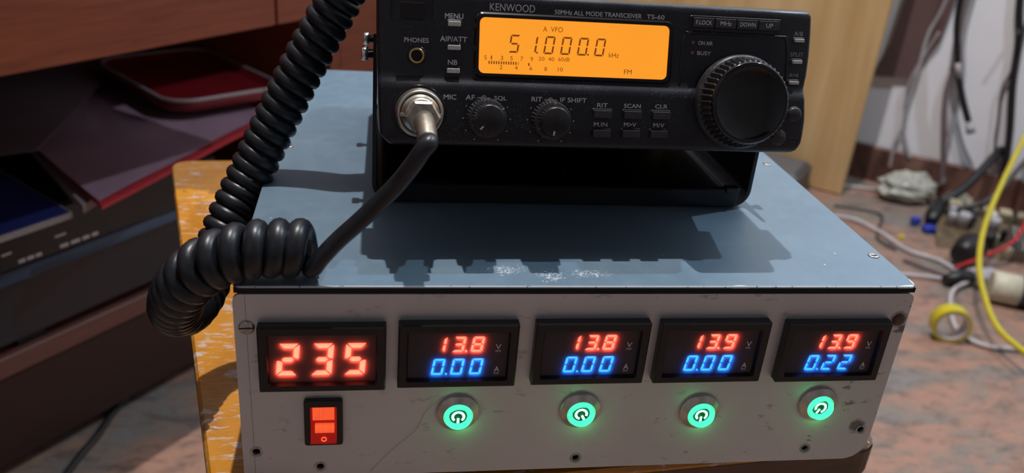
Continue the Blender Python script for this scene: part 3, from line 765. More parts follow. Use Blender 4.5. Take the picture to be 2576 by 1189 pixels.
# small grey keys
def key(x, z, w_, h_, y, mat, name, dp=1.5, par=rad):
    f = MB(); f.frame((x - w_ / 2 - .7, z - h_ / 2 - .8, x + w_ / 2 + .7, z + h_ / 2 + .6), .9, (x - w_ / 2 - .15, z - h_ / 2 - .15, x + w_ / 2 + .15, z + h_ / 2 + .15), .3, y + .5, y - .18, .15)
    k_ = MB(); k_.rrp(x - w_ / 2, z - h_ / 2, x + w_ / 2, z + h_ / 2, .35, y + 1, y - dp, .3, 3)
    ko = mm(k_).build(name, mat, par); mm(f).build('key_surround', M['case'], ko)
for x, z in ((27.9, 47.7), (28.0, 38.6), (27.9, 29.6)): key(x, z, 5.1, 1.9, 0, M['grey_key'], 'grey_key')
for x, z in ((174.3, 47.4), (174.3, 38.5), (173.7, 29.8)): key(x, z, 4.2, 1.5, 0, M['grey_key'], 'grey_key')
for x, z in ((89.3, 14.4), (102.1, 14.4), (114.5, 14.5), (89.3, 6.5), (101.9, 6.7), (114.1, 6.8)): key(x, z, 7.5, 3.1, -2.5, M['black_key'], 'black_key', 2.0)
# four strip keys over the dial
m = MB(); m.frame((125.2, 49.3, 165.8, 55.6), .9, (126.2, 50.6, 164.8, 54.9), .4, .5, -.3, .2); mm(m).build('key_strip_frame', M['case'], rad)
for i, s in enumerate(('F.LOCK', 'MHz', 'DOWN', 'UP')):
    x0 = 126.4 + i * 9.65
    k_ = MB(); k_.rrp(x0, 50.8, x0 + 9.2, 54.8, .3, 1, -1.3, .35, 3); ko = mm(k_).build('strip_key', M['black_key'], rad)
    q = MB(); put_text(q, s, x0 + 4.6, 52.8, {'F.LOCK': 7.0, 'MHz': 4.8, 'DOWN': 6.8, 'UP': 3.0}[s], 1.7, -1.36, .004); mm(q).build('key_lettering', M['ink'], ko)
# raised surround of the dial
m = MB()
arc = []
for a in range(0, 91, 15): arc.append((126.6 - 3.4 * sin(radians(90 - a)) , 45.2 + 3.4 * cos(radians(90 - a))))
path = [(122.6, 27)] + [(122.9 + (0 if i else 0), 44)] + [(123.2 + 3.2 * (1 - cos(radians(a))), 45.6 + 3.0 * sin(radians(a))) for a in range(0, 91, 15)] + \
       [(166.2 + 3.0 * sin(radians(a)), 45.6 + 3.0 * cos(radians(a))) for a in range(0, 91, 15)] + [(169.9, 40), (170.3, 30)]
m.tube(spline([(x, .12, z) for x, z in path], 1.0), .62, 8); mm(m).build('dial_surround', M['case'], rad)
for z in (44.7, 40.5):
    m = MB(); m.lathe([(.75, 0), (.7, -.35), (.3, -.5)], (127.3, 0, z), 14); mm(m).build('indicator_lamp', M['lamp_off'], rad)
# main dial
m = MB(); m.lathe([(19.6, -1.0), (19.6, -4.2), (18.6, -5.2), (17.6, -5.4), (17.2, -6.0)], (148.6, 0, 21.0), 80, False, True)
dial = mm(m).build('tuning_dial', M['knob'], rad)
m = MB(); m.lathe([(18.3, -4.8), (18.8, -5.4), (17.5, -12.8), (16.7, -13.4)], (148.6, 0, 21.0), 368, False, False, knurl=46, kamp=.07, ksel=(1, 2), smooth=False)
mm(m).build('dial_grip', M['knob'], dial)
m = MB(); m.lathe([(16.7, -12.4), (16.8, -13.4), (16.3, -14.4), (15.4, -14.8), (14.6, -14.5), (13.5, -13.9), (7, -13.3), (.1, -13.1)], (148.6, 0, 21.0), 96, False, True)
mm(m).build('dial_face', M['knob_face'], dial)
# double knobs
def twin(cx, cz, a_in, a_out):
    m = MB(); m.lathe([(8.0, -2.4), (8.2, -3.2), (7.9, -7.2), (7.4, -7.9), (6.4, -8.2)], (cx, 0, cz), 256, False, True, knurl=36, kamp=.07, ksel=(1, 2), smooth=False)
    o = mm(m).build('outer_knob', M['knob'], rad)
    m = MB(); m.lathe([(6.1, -8.0), (6.3, -8.6), (6.0, -13.4)], (cx, 0, cz), 256, False, False, knurl=32, kamp=.07, ksel=(1, 2), smooth=False); mm(m).build('inner_knob', M['knob'], o)
    m = MB(); m.lathe([(6.0, -13.0), (5.9, -13.8), (5.3, -14.3), (.1, -14.2)], (cx, 0, cz), 48, False, True); mm(m).build('knob_cap', M['knob_cap'], o)
    q = MB()
    for a, r0, r1, y in ((a_in, 3.6, 5.3, -14.4), (a_out, 6.7, 7.8, -8.25)):
        d = Vector((sin(radians(a)), cos(radians(a)))); n = Vector((-d.y, d.x)) * .32
        q.add([(cx + d.x * r + n.x * s, y, cz + d.y * r + n.y * s) for r, s in ((r0, -1), (r1, -1), (r1, 1), (r0, 1))], [(0, 1, 2, 3)])
    mm(q).build('pointer_mark', M['ink'], o)
twin(41.3, 11.4, -135, 55); twin(67.7, 11.2, 210 - 20, 5)
# round keys
for x, z, r in ((174.3, 16.6, 2.9), (168.0, 6.6, 3.1)):
    m = MB(); m.lathe([(r + .6, -2.2), (r + .5, -2.75), (r, -2.6), (r, -3.3), (r * .8, -3.7), (.1, -3.6)], (x, 0, z), 32, False, True); mm(m).build('round_key', M['black_key'], rad)
# headphone jack
m = MB(); m.lathe([(3.9, .2), (3.8, -.35), (3.1, -.4)], (13.4, 0, 34.9), 40, False, False); j = mm(m).build('phones_jack', M['bezel'], rad)
m = MB(); m.lathe([(3.0, 0), (3.0, -.7), (2.35, -.75), (2.2, -.1)], (13.4, 0, 34.9), 40, False, False); mm(m).build('jack_ring', M['gold'], j)
m = MB(); m.lathe([(2.4, -.2), (2.3, -.1)], (13.4, 0, 34.9), 30, False, True); mm(m).build('jack_bore', M['dark_hole'], j)
# microphone socket ring well
m = MB(); m.lathe([(10.9, -2.3), (10.8, -3.0), (9.6, -3.0), (9.5, -1.5)], (14.6, 0, 12.8), 64, False, True); mm(m).build('microphone_socket', M['bezel'], rad)

# ------------------------------------------------------------------ mounting bracket (moves with the radio)
IR = RM.inverted()
bx0, bx1, by0, by1 = .0515, .2380, .0815, .215
def ushape(r, i):
    o = []
    for cx, cz, a0 in ((bx0 + r, r, pi), (bx1 - r, r, -pi / 2)):
        for k in range(9):
            a = a0 + k * pi / 2 / 8; o.append((cx + (r - i) * cos(a), cz + (r - i) * sin(a)))
    return o
prof_o = [(bx0, .078)] + ushape(.009, 0) + [(bx1, .078)]
prof_i = [(bx0 + .0018, .078)] + ushape(.009, .0018) + [(bx1 - .0018, .078)]
m = MB(); out = prof_o + list(reversed(prof_i)); n = len(prof_o)
m.add([(x, y, (z if z < .07 else (z if y < .1 else .046)) + .0002) for y in (by0, by1) for x, z in prof_o + prof_i],
      [(i, i + 1, 2 * n + i + 1, 2 * n + i) for i in range(n - 1)] + [(n + i, n + i + 1, 3 * n + i + 1, 3 * n + i) for i in range(n - 1)] +
      [(i, i + 1, n + i + 1, n + i) for i in range(n - 1)] + [(2 * n + i, 2 * n + i + 1, 3 * n + i + 1, 3 * n + i) for i in range(n - 1)] +
      [(0, n, 3 * n, 2 * n), (n - 1, 2 * n - 1, 4 * n - 1, 3 * n - 1)])
br = m.build('mounting_bracket', M['bracket'], rad, IR)
m = MB(); m.box(.0575, .0790, .0012, .2305, .0835, .0105, .0006); m.box(.2235, .078, .0085, .2305, .083, .0115, .0004); m.build('bracket_lip', M['bracket'], br)
for (y, z) in ((.096, .0660), (.168, .0560)):
    for sx, bx in ((-1, bx0), (1, bx1)):
        m = MB(); m.tube([(bx - sx * .001, y, z), (bx + sx * .0022, y, z), (bx + sx * .0022, y, z), (bx + sx * .0048, y, z), (bx + sx * .0052, y, z)], [.0020, .0020, .0032, .0032, .0026], 14); m.build('bracket_screw', M['chrome'], br)

# ================================================================== microphone cable
mc = empty('microphone_cable', (0.07, 0.01, .057))
tag(mc, 'black coiled microphone cable with a nickel plug screwed into the front of the radio', 'cable')
off = Vector((0.07, 0.01, .057)); IM = Matrix.Translation(-off)
RMi = IM @ RM
m = MB(); m.lathe([(9.3, -1.6), (9.9, -2.4), (9.9, -3.6)], (14.6, 0, 12.8), 300, False, False, knurl=75, kamp=.035, smooth=False)
m.lathe([(9.7, -3.5), (9.5, -5.2), (9.0, -9.4), (8.5, -9.9), (7.9, -9.6), (7.7, -5)], (14.6, 0, 12.8), 96, False, False)
plug = mm(m).build('plug_collar', M['nickel'], mc, RMi)
m = MB(); m.lathe([(7.7, -5), (7.6, -9.5), (7.2, -11.0), (6.6, -11.4), (6.4, -14.2), (5.9, -15.4), (5.0, -15.6)], (14.6, 0, 12.8), 64, True, True)
m.box(14.6 - 8.0, -14.0, 11.9, 14.6 - 5.5, -10.0, 13.0); m.box(14.6 + 5.5, -14.0, 11.9, 14.6 + 8.0, -10.0, 13.0)
mm(m).build('plug_body', M['nickel'], plug)
m = MB()
hexl = []
for y, r in ((-14.5, 6.0), (-15.2, 6.9), (-19.6, 6.7), (-20.4, 5.9)):
    hexl.append([(15.0 + r * cos(radians(60 * k)), y, 12.0 + r * sin(radians(60 * k))) for k in range(6)])
m.loft(hexl, True, True, False); mm(m).build('hex_nut', M['nickel_worn'], plug)
m = MB(); m.tube([(15.1, -17, 11.6), (15.4, -22, 10.0), (15.8, -27.5, 6.6), (15.9, -30.5, 4.0), (15.9, -31.0, 3.6)], [4.0, 3.9, 3.8, 3.8, 3.5], 32); mm(m).build('strain_relief', M['dull_sleeve'], plug)
def wp(l): return RM @ (Vector(l) * K)
helix_c = [(0.0284, 0.0063, 0.0128), (0.0169, 0.0071, 0.0128), (0.0088, 0.0026, 0.0145), (-0.0001, 0.0045, 0.0118), (-0.008, 0.0038, 0.0088), (-0.0159, 0.0068, 0.0004), (-0.0229, 0.0157, -0.0121), (-0.0286, 0.0309, -0.0283), (-0.0286, 0.0505, -0.0413), (-0.0258, 0.0673, -0.044), (-0.023, 0.0794, -0.038), (-0.0199, 0.0895, -0.0263), (-0.015, 0.0956, -0.0155), (-0.0091, 0.104, -0.0034), (-0.0016, 0.1091, 0.0121), (0.0069, 0.1141, 0.0293), (0.0201, 0.119, 0.056), (0.035, 0.1218, 0.083), (0.0414, 0.1224, 0.0968), (0.052, 0.126, 0.109), (0.07, 0.133, 0.112), (0.095, 0.142, 0.1085)]
cp = spline(helix_c, .003)
for _ in range(14): cp = [cp[0]] + [(cp[i - 1] + cp[i] * 2 + cp[i + 1]) / 4 for i in range(1, len(cp) - 1)] + [cp[-1]]
cp = spline(cp, .0003); RC = .0074
t = [(cp[min(i + 1, len(cp) - 1)] - cp[max(i - 1, 0)]).normalized() for i in range(len(cp))]
u = t[0].cross(Vector((0, 0, 1))).normalized(); hp = []; rw = []; ph = radians(95)
for i in range(len(cp)):
    u = (u - t[i] * u.dot(t[i])).normalized(); v = t[i].cross(u)
    s_ = i / len(cp)
    k_ = min(1, i / 250); pitch = .0076 * (1 - k_) + .0065 * k_; rw.append(.0043 * (1 - k_) + .0036 * k_)
    hp.append(cp[i] + (u * cos(ph) + v * sin(ph)) * RC)
    ph -= 2 * pi * .0003 / pitch
cord_pts = [wp((15.9, -30.4, 4.2)), (.0717, .0002, .0585), (.0694, -.0012, .0562), (.0658, -.0008, .0500), (.0606, .0008, .0420), (.0537, .0015, .0338), (.0465, .0015, .0261), (.0392, .0012, .0188), (.0330, .0002, .0118), (.0298, .0006, .0070)]
m = MB(); m.tube(spline([Vector(p) for p in cord_pts] + [hp[1], hp[8]], .001), .0034, 14); m.build('straight_cord', M['cable'], mc, IM)
m = MB(); m.tube(hp[1:], rw[1:], 12); m.build('coiled_cord', M['cable'], mc, IM)

# ================================================================== desk at the left
K0 = Vector((-.17093, .65969, 0)); da = Vector((cos(radians(51)), sin(radians(51)), 0))
def deskm(loc=None):      # local x along the desk front, local y into the desk, z world
    n = Vector((-da.y, da.x, 0)); mt = Matrix(((da.x, n.x, 0), (da.y, n.y, 0), (0, 0, 1))).to_4x4(); mt.translation = loc or K0; return mt
DM = deskm(Vector((K0.x, K0.y, FZ)))
dk = empty('desk', mtx=DM); tag(dk, 'reddish brown laminate computer desk with open shelves at the left', 'desk')
def D(mb, name, mat, par=dk):
    mb.v = [(x, y, z - FZ) for x, y, z in mb.v]; return mb.build(name, mat, par)
m = MB(); m.box(-.9, -.130, -.0368, .037, -.112, .20, .0015); D(m, 'drawer_front', M['desk'])
m = MB(); m.box(.0395, -.130, -.0368, .0935, -.112, .20, .0015); D(m, 'drawer_front', M['desk'])
m = MB(); m.box(-.92, -.145, .202, .62, .5, .225, .002); D(m, 'desktop', M['desk'])
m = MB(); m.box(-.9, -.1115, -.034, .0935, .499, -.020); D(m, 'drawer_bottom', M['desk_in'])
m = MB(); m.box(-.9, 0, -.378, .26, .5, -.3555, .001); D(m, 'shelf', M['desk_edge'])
m = MB(); m.box(.262, -.0, FZ, .282, .5, .2015); D(m, 'side_panel', M['desk'])
m = MB(); m.box(-.92, -.02, FZ, -.902, .5, .202); D(m, 'side_panel', M['desk'])
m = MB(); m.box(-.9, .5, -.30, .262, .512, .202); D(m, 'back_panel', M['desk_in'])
m = MB(); m.box(-.9, .004, -.481, .26, .02, -.3785); D(m, 'shade_panel', M['desk_shade'])  # dark panel added to fill the shaded space under the desk
m = MB(); m.box(.283, 0, FZ, .60, .02, .2015); D(m, 'end_panel', M['desk'])

DW = deskm()
# stereo unit
SE = empty('stereo_unit', mtx=deskm(K0 + Vector((0, 0, -.3554)))); tag(SE, 'long glossy black electronic unit on the desk shelf, beneath the pile of papers', 'electronics')
def S(mb, name, mat, par=SE, z0=-.3554): mb.v = [(x, y, z - z0) for x, y, z in mb.v]; return mb.build(name, mat, par)
m = MB(); m.box(-.42, -.0, -.345, .06, .34, -.214, .004); S(m, 'housing', M['stereo'])
m = MB(); m.add([(-.42, -.002, -.264), (.06, -.002, -.266), (.06, -.006, -.275), (-.42, -.006, -.277), (-.42, .002, -.264), (.06, .002, -.266), (.06, .002, -.275), (-.42, .002, -.277)],
    [(0, 1, 2, 3), (4, 5, 1, 0), (3, 2, 6, 7), (0, 3, 7, 4), (1, 5, 6, 2), (4, 7, 6, 5)]); S(m, 'front_strip', M['stereo_strip'])
for k in range(2):
    m = MB(); m.box((-.20, .0)[k], .01, -.3554, (-.17, .03)[k], .05, -.344); S(m, 'foot', M['stereo'])
m = MB()
for x0, x1 in ((-.190, -.183), (-.181, -.174), (-.172, -.166), (-.146, -.137), (-.134, -.124), (-.121, -.113), (-.110, -.103)): m.box(x0, -.0006, -.2605, x1, .0002, -.2570)
for x0, x1 in ((-.205, -.195), (-.150, -.138)): m.box(x0, -.0006, -.2475, x1, .0002, -.2455)
S(m, 'panel_marks', M['ink'])

# papers: (s, off) polygons, slightly wavy sheets
def sheet(name, poly, z, th, mat, label, cat, wave=.004, seed=0, n=14, group=None):
    """quad poly of four (x,y) desk coordinates -> wavy slab"""
    a, b, c, d = [Vector(p) for p in poly]
    def at(u_, v_): return (a * (1 - u_) + b * u_) * (1 - v_) + (d * (1 - u_) + c * u_) * v_
    vs = []; fs = []
    for lay in (0, 1):
        for i in range(n + 1):
            for j in range(n + 1):
                p = at(i / n, j / n)
                dz = wave * noise.noise(Vector((p.x * 9 + seed, p.y * 9, seed)))
                vs.append((p.x, p.y, z + abs(dz) + (th if lay else 0)))
    N = (n + 1) ** 2
    for i in range(n):
        for j in range(n):
            q = i * (n + 1) + j; fs.append((q, q + n + 1, q + n + 2, q + 1)); fs.append((N + q, N + q + 1, N + q + n + 2, N + q + n + 1))
    for i in range(n):
        for q, r_ in ((i, i + 1), (n * (n + 1) + i, n * (n + 1) + i + 1), (i * (n + 1), (i + 1) * (n + 1)), (i * (n + 1) + n, (i + 1) * (n + 1) + n)): fs.append((q, r_, N + r_, N + q))
    m = MB(); m.add(vs, fs, False); o = m.build(name, mat, None, DW)
    return tag(o, label, cat, group)
# desk y is "into the desk": y = -off
nb = empty('notebook', mtx=DW @ Matrix.Translation((-.28, .06, -.2135))); tag(nb, 'dark navy covered notebook lying leftmost on the black unit under the desk', 'book')
m = MB(); m.box(-.16, -.10, .0009, .14, .12, .0070)
m.v = [(x + (y * .12), y, z) for x, y, z in m.v]; m.build('pages', M['paper_edge'], nb)
m = MB(); m.box(-.16, -.099, .0071, .138, .12, .0080); m.box(-.16, -.099, 0, .138, .12, .0008)
m.v = [(x + (y * .12), y, z) for x, y, z in m.v]; m.build('cover', M['navy'], nb)
sheet('booklet', [(-.149, -.054), (-.02, .0), (.02, .26), (-.090, .121)], -.2050, .0085, M['paper_edge'], 'thick booklet with pale page edges, directly under the mauve folder', 'book', 0, 1)
sheet('red_folder', [(-.146, -.079), (.150, .000), (.245, .36), (-.098, .092)], -.1960, .0040, M['paper_red'], 'bright red cardboard folder peeking out beneath the mauve sheet', 'folder', .003, 2)
sheet('mauve_folder', [(-.143, -.071), (.152, .010), (.250, .40), (-.102, .092)], -.1890, .0010, M['paper_pink'], 'large mauve card folder spread on top of the red folder', 'folder', .005, 3)
sheet('grey_sheet', [(-.30, .14), (-.119, .062), (.195, .322), (.02, .46)], -.1790, .0008, M['paper_grey'], 'dull grey paper sheet overlapping the mauve folder at its back left corner', 'paper', .002, 5)
# red tray with a pale rim
tr = empty('tray', mtx=DW @ Matrix.Translation((.185, .215, -.1795))); tag(tr, 'red rounded tray with a pale rim, on the paper pile under the desk', 'tray')
tr.matrix_world = DW @ Matrix.Translation((.148, .145, -.1765)) @ Matrix.Rotation(radians(-14), 4, 'Z')
a, b_ = .078, .115
m = MB(); L_ = []
for z, i in ((0, .004), (.003, 0), (.014, 0), (.014, .004), (.006, .008)): L_.append([(x, y, z) for x, y in rr(-a + i, -b_ + i, a - i, b_ - i, .035 - i, 8)])
m.loft(L_, True, True, True); m.build('tray_body', M['red_gloss'], tr)
m = MB(); m.tube([(x, y, .0142) for x, y in rr(-a + .001, -b_ + .001, a - .001, b_ - .001, .034, 10)] + [(*rr(-a + .001, -b_ + .001, a - .001, b_ - .001, .034, 10)[0], .0142)], .0026, 8); m.build('rim', M['rim'], tr)

# ================================================================== floor clutter
def cable(name, pts, r, mat, label, cat='cable', group=None, n=8):
    m = MB(); m.tube(spline(pts, max(r * 1.5, .004)), r, n); return tag(m.build(name, mat), label, cat, group)
Z = FZ
cable('cable', [(.80, 1.16, Z + .0045), (.989, 1.178, Z + .0045), (1.035, 1.12, Z + .0045), (1.05, 1.03, Z + .0045), (1.09, .985, Z + .0045), (1.10, .92, Z + .0055)], .0045, M['white_pvc'], 'thick white cable curving over the floor from behind the metal box to the clutter')
cable('cable', [(.80, .93, Z + .004), (.95, .935, Z + .004), (1.02, .925, Z + .004), (1.075, .905, Z + .006)], .004, M['white_pvc'], 'short white cable close to the corner of the metal box lid, nearest its right edge')
cable('cable', [(1.085, .895, Z + .012), (1.035, .865, Z + .006), (.985, .79, Z + .0045), (.965, .735, Z + .0045), (.985, .70, Z + .0045), (1.03, .690, Z + .0045), (1.09, .66, Z + .0045), (1.2, .62, Z + .0045)], .0042, M['white_pvc'], 'looping white cable passing just above the yellow tape roll')
cable('cable', [(1.28, 1.099, -.253),(1.189, 1.014, -.334),(1.117, 0.939, -.396),(1.048, 0.844, -.425),(1.011, 0.764, -.448),(0.993, 0.696, -.464),(0.992, 0.618, -.465)], .0048, M['yellow'], 'bright yellow cable hanging in an arc over the clutter at the right')
cable('cable', [(1.01, 1.24, Z + .003), (1.09, 1.20, Z + .003), (1.05, 1.13, Z + .003), (1.02, 1.08, Z + .003), (1.03, 1.03, Z + .003)], .0028, M['dark_plastic'], 'thin dark cable crossing beneath the thick white one on the floor')
cable('cable', [(1.08, .93, Z + .02), (1.16, .96, Z + .03), (1.22, .98, Z + .045), (1.28, 1.03, Z + .07), (1.36, 1.12, Z + .10), (1.40, 1.22, Z + .12)], .0035, M['red_pvc'], 'red wire running over the circuit board to the right edge')
cable('cable', [(1.02, .99, Z + .003), (1.16, .80, Z + .003), (1.10, .74, Z + .003), (1.2, .68, Z + .003)], .003, M['brown_cloth'], 'brown wire on the floor left of the dark can')
cable('cable', [(.95, 1.36, Z + .004), (1.08, 1.35, Z + .004), (1.16, 1.33, Z + .004), (1.25, 1.30, Z + .006)], .004, M['white_pvc'], 'pale cable along the skirting, from the plywood panel to the plastic bag')
cable('cable', [(1.12, .74, Z + .004), (1.14, .70, Z + .004), (1.2, .67, Z + .004)], .004, M['cream'], 'short yellowish wire below the dark can at the right edge')

cable('cable', [(-.22, .66, Z + .004), (-.245, .596, Z + .004), (-.254, .541, Z + .004), (-.263, .504, Z + .004), (-.275, .44, Z + .004)], .004, M['black_pvc'], 'black cable on the floor below the desk, in the bottom left corner')
# tape roll standing on its edge
tm = Matrix.Translation((.934, .728, Z + .0288)) @ Matrix.Rotation(radians(-18), 4, 'Z')
tp = empty('tape_roll', mtx=tm); tag(tp, 'roll of bright yellow insulating tape standing on the pink granite floor', 'tape')
m = MB(); m.lathe([(.0285, -.0115), (.0285, .0115), (.0235, .0115), (.0235, -.0115), (.0285, -.0115)], n=48, cap0=False, cap1=False, smooth=False); m.build('tape', M['yellow'], tp)
m = MB(); m.lathe([(.0235, -.0117), (.0235, .0117), (.0215, .0117), (.0215, -.0117), (.0235, -.0117)], n=48, cap0=False, cap1=False, smooth=False); m.build('core', M['white_pvc'], tp)

# dark can with cream label
m = MB(); ca = Vector((1.093, .855, Z + .0265)); cb = Vector((1.29, .745, Z + .0265))
can = empty('can', ca); tag(can, 'dark cylindrical can lying on its side, with a cream end band, at the right edge', 'can')
d_ = cb - ca
m = MB(); m.tube([d_ * .20, d_ * .97, d_], [.0255, .0255, .023], 32); m.build('can_body', simple('navy_plastic', (.03, .035, .06), .35), can)
m = MB(); m.tube([d_ * 0, d_ * .02, d_ * .20], [.023, .026, .026], 32); m.build('end_band', M['cream'], can)

# plastic bag
def blob(name, c, rx, ry, rz, mat, label, cat, amp=.3, fr=18, seed=0, parent=None):
    vs = []; fs = []; nu, nv = 22, 12
    for i in range(nv + 1):
        th = pi * i / nv
        for j in range(nu):
            a = 2 * pi * j / nu; d = Vector((sin(th) * cos(a), sin(th) * sin(a), cos(th)))
            k = 1 + amp * noise.noise(d * 2.3 + Vector((seed, 0, 0))) + amp * .5 * noise.noise(d * 6 + Vector((0, seed, 0)))
            vs.append((d.x * rx * k, d.y * ry * k, max(-rz * .75, d.z * rz * k) + rz * .75))
    for i in range(nv):
        for j in range(nu): fs.append((i * nu + j, i * nu + (j + 1) % nu, (i + 1) * nu + (j + 1) % nu, (i + 1) * nu + j))
    m = MB(); m.add(vs, fs, False); o = m.build(name, mat, parent, Matrix.Translation(c)); 
    if label: tag(o, label, cat)
    return o
blob('plastic_bag', (1.20, 1.285, Z), .062, .045, .035, M['bag'], 'crumpled milky plastic bag on the floor beside the skirting', 'bag', .35, seed=3)
blob('plastic_bag', (1.32, 1.27, Z), .030, .022, .014, M['bag'], 'small greenish plastic scrap right of the milky bag', 'scrap', .4, seed=8)

# black hand tool with blue tips lying towards the wall
pt = empty('black_plug', (1.16, 1.13, Z)); tag(pt, 'black plug with a bright blue tip, lying left of the circuit board', 'plug')
m = MB(); m.tube([(0, 0, .016), (.02, .025, .022), (.05, .055, .030)], [.012, .016, .018], 16); m.build('plug_body', M['black_pvc'], pt)
m = MB(); m.box(-.022, -.022, .001, .002, -.004, .016, .003); m.build('blue_tip', M['blue_plastic'], pt)
m = MB(); m.box(-.030, .012, .004, -.012, .026, .02, .003); m.build('blue_tip', M['blue_plastic'], pt)
cable('cable', [(1.21, 1.185, Z + .034), (1.27, 1.20, Z + .07), (1.36, 1.25, Z + .13), (1.47, 1.33, Z + .15)], .009, M['black_pvc'], 'thick black cable rising from the blue-tipped plug toward the wall at right')
cable('cable', [(1.20, 1.15, Z + .034), (1.28, 1.14, Z + .065), (1.38, 1.20, Z + .12), (1.49, 1.30, Z + .13)], .005, M['dark_plastic'], 'thin dark cable running beside the thick black one')

# circuit board with components
cbm = Matrix.Translation((1.290, 1.035, Z + .012)) @ Matrix.Rotation(radians(-30), 4, 'Z') @ Matrix.Rotation(radians(12), 4, 'X')
cb_ = empty('circuit_board', mtx=cbm); tag(cb_, 'bare brown circuit board crowded with parts, on the floor by the right edge', 'circuit board')
m = MB(); m.box(-.15, -.085, 0, .16, .10, .002); m.build('board', M['pcb'], cb_)
for k in range(9):
    m = MB(); m.box(-.13 + k * .031, .072, .002, -.107 + k * .031, .094, .022, .002); m.build('terminal_block', M['tan_block'], cb_)
rnd = random.Random(5)
for k in range(30):
    x = rnd.uniform(-.135, .145); y = rnd.uniform(-.07, .055); r = rnd.uniform(.006, .013)
    m = MB(); m.lathe([(r, .002), (r, .02 + r), (r * .85, .022 + r)], (x, y, 0), 16, axis='z'); m.build('capacitor', M[rnd.choice(['black_pvc', 'cream', 'grey_pvc', 'dark_plastic'])], cb_)
m = MB()
for k in range(6): m.box(-.02 + k * .007, -.06, .002, -.017 + k * .007, .02, .030)
m.build('heat_sink', M['alu_plain'], cb_)
m = MB(); m.box(.05, -.075, .002, .13, -.045, .020, .002); m.build('silver_can', M['nickel_worn'], cb_)
# other loose things
m = MB(); m.tube([(0, 0, .03), (.035, .02, .034), (.06, .05, .03)], [.018, .028, .02], 18); o = m.build('plastic_lump', M['black_pvc'], None, Matrix.Translation((1.105, .960, Z))); tag(o, 'rounded black plastic lump in front of the circuit board', 'part')
pp = empty('mains_plug', (1.095, .905, Z)); tag(pp, 'pale grey plug joining the white cables, with a black socket at its left', 'plug')
m = MB(); m.box(0, -.015, .001, .055, .02, .026, .006); m.build('plug_shell', M['grey_pvc'], pp)
m = MB(); m.tube([(-.055, -.008, .014), (-.02, -.002, .014), (.0, 0, .014)], [.008, .015, .012], 16); m.build('black_socket', M['black_pvc'], pp)
m = MB(); m.box(.0, 0, 0, .15, .035, .028, .003); o = m.build('silver_bar', M['nickel_worn'], None, Matrix.Translation((1.23, .90, Z)) @ Matrix.Rotation(radians(-20), 4, 'Z')); tag(o, 'pale metal bar in front of the circuit board at the right edge', 'metal bar')
for i, (x, y, s) in enumerate(((1.075, 1.09, .006), (1.19, .90, .006))):
    o = blob('yellow_clip', (x, y, Z), s, s, s * .7, M['yellow'], ('tiny yellow clip on the floor below the white cable', 'tiny yellow clip beside the pale grey plug')[i], 'clip', .4, seed=i)
o = blob('red_stopper', (.898, .478, Z), .010, .010, .012, M['red_pvc'], 'small red cap cut by the right edge, low in the picture', 'cap', .1)
# adapter behind the box
ad = empty('power_adapter', mtx=wallm()); tag(ad, 'dark grey box shaped adapter on the floor against the plywood panel', 'adapter')
m = MB(); m.box(-.36, -.30, .0005, -.080, -.176, .066, .010); m.build('adapter_shell', M['dark_plastic'], ad)
m = MB(); m.box(-.345, -.285, .0655, -.095, -.191, .0668, .0005); m.build('adapter_plate', simple('adapter_top', (.11, .115, .12), .5), ad)

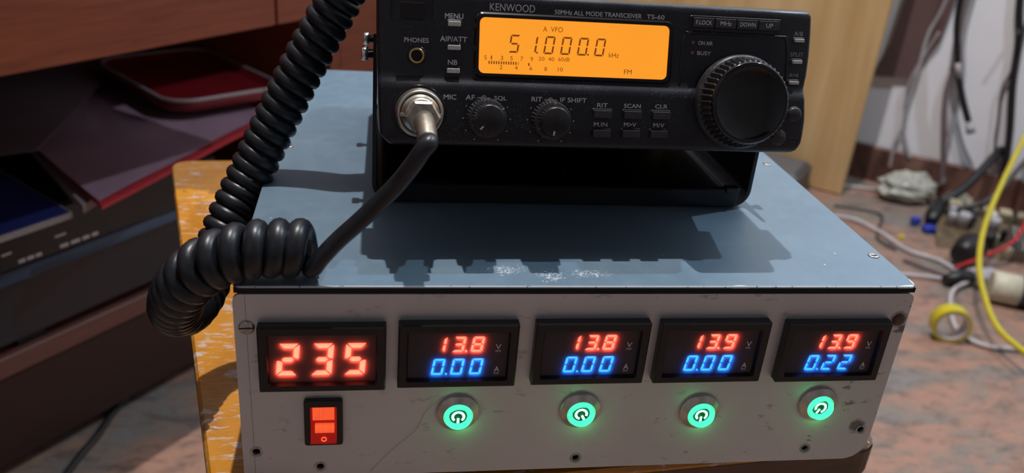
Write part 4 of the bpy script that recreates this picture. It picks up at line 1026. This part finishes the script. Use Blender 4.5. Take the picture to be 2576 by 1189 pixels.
# cables hanging down the wall
def WP(s, z, out=.012): return tuple(W0 + wd * s - wn * out + Vector((0, 0, z - FZ)))
cable('hanging_cable', [WP(.085, .15), WP(.071, -.083), WP(.056, -.16), WP(.056, -.235), WP(.056, -.33), WP(.066, -.38), WP(.092, -.43)], .0045, M['grey_pvc'], 'leftmost grey cable hanging down the wall to the skirting')
cable('hanging_cable', [WP(.075, -.15), WP(.05, -.24), WP(.046, -.29), WP(.060, -.345), WP(.052, -.40), WP(.055, -.46)], .003, M['grey_pvc'], 'thin grey cable close beside the leftmost hanging one')
hc = empty('coaxial_cable', WP(.10, -.08, .05)); tag(hc, 'thick black cable hanging on the wall, with a white joint and a grey tip', 'cable')
h0 = Vector(WP(.10, -.08, .05))
def HV(s, z): return Vector(WP(s, z, .05)) - h0
m = MB(); m.tube(spline([HV(.098, .15), HV(.100, -.08), HV(.127, -.197)], .01), .0068, 12); m.build('upper_cord', M['black_pvc'], hc)
m = MB(); m.tube([HV(.126, -.194), HV(.137, -.224)], .0055, 12); m.build('white_joint', M['white_pvc'], hc)
m = MB(); m.tube(spline([HV(.136, -.222), HV(.158, -.27), HV(.184, -.318)], .01), .0068, 12); m.build('lower_cord', M['black_pvc'], hc)
m = MB(); m.tube([HV(.183, -.316), HV(.192, -.334)], [.0085, .009], 12); m.build('connector_tip', M['grey_pvc'], hc)
cable('hanging_cable', [WP(.12, .15), WP(.117, -.08), WP(.125, -.16), WP(.145, -.24), WP(.150, -.33), WP(.158, -.414), WP(.17, -.47)], .0045, M['grey_pvc'], 'mauve grey cable hanging just right of the thick black one')
cable('hanging_cable', [WP(.125, -.19), WP(.122, -.27), WP(.140, -.35), WP(.157, -.415), WP(.168, -.48)], .006, simple('brown_grey_pvc', (.20, .15, .16), .5), 'brownish cable going down to the skirting beneath the thick black one')
cable('hanging_cable', [WP(.16, -.33), WP(.19, -.38), WP(.23, -.43)], .0025, M['grey_pvc'], 'thin stray wire at the foot of the wall, below the grey tip')
cable('hanging_cable', [WP(.17, .12), WP(.20, -.06), WP(.222, -.14), WP(.235, -.22), WP(.262, -.334), WP(.275, -.42)], .0075, M['black_pvc'], 'rightmost black cable hanging on the wall by the picture edge')
cable('hanging_cable', [WP(.21, .10), WP(.228, -.16), WP(.222, -.24), WP(.232, -.30), WP(.243, -.36), WP(.27, -.42)], .003, M['brown_cloth'], 'thin brown wire looping beside the rightmost black cable')
m = MB(); m.tube([(0, 0, 0), (0, -.045, .004)], .0048, 10)
o = m.build('wall_hook', M['dark_plastic'], None, wallm(Vector(WP(.215, -.125, 0)))); tag(o, 'short dark peg sticking out of the wall near the right edge', 'hook')
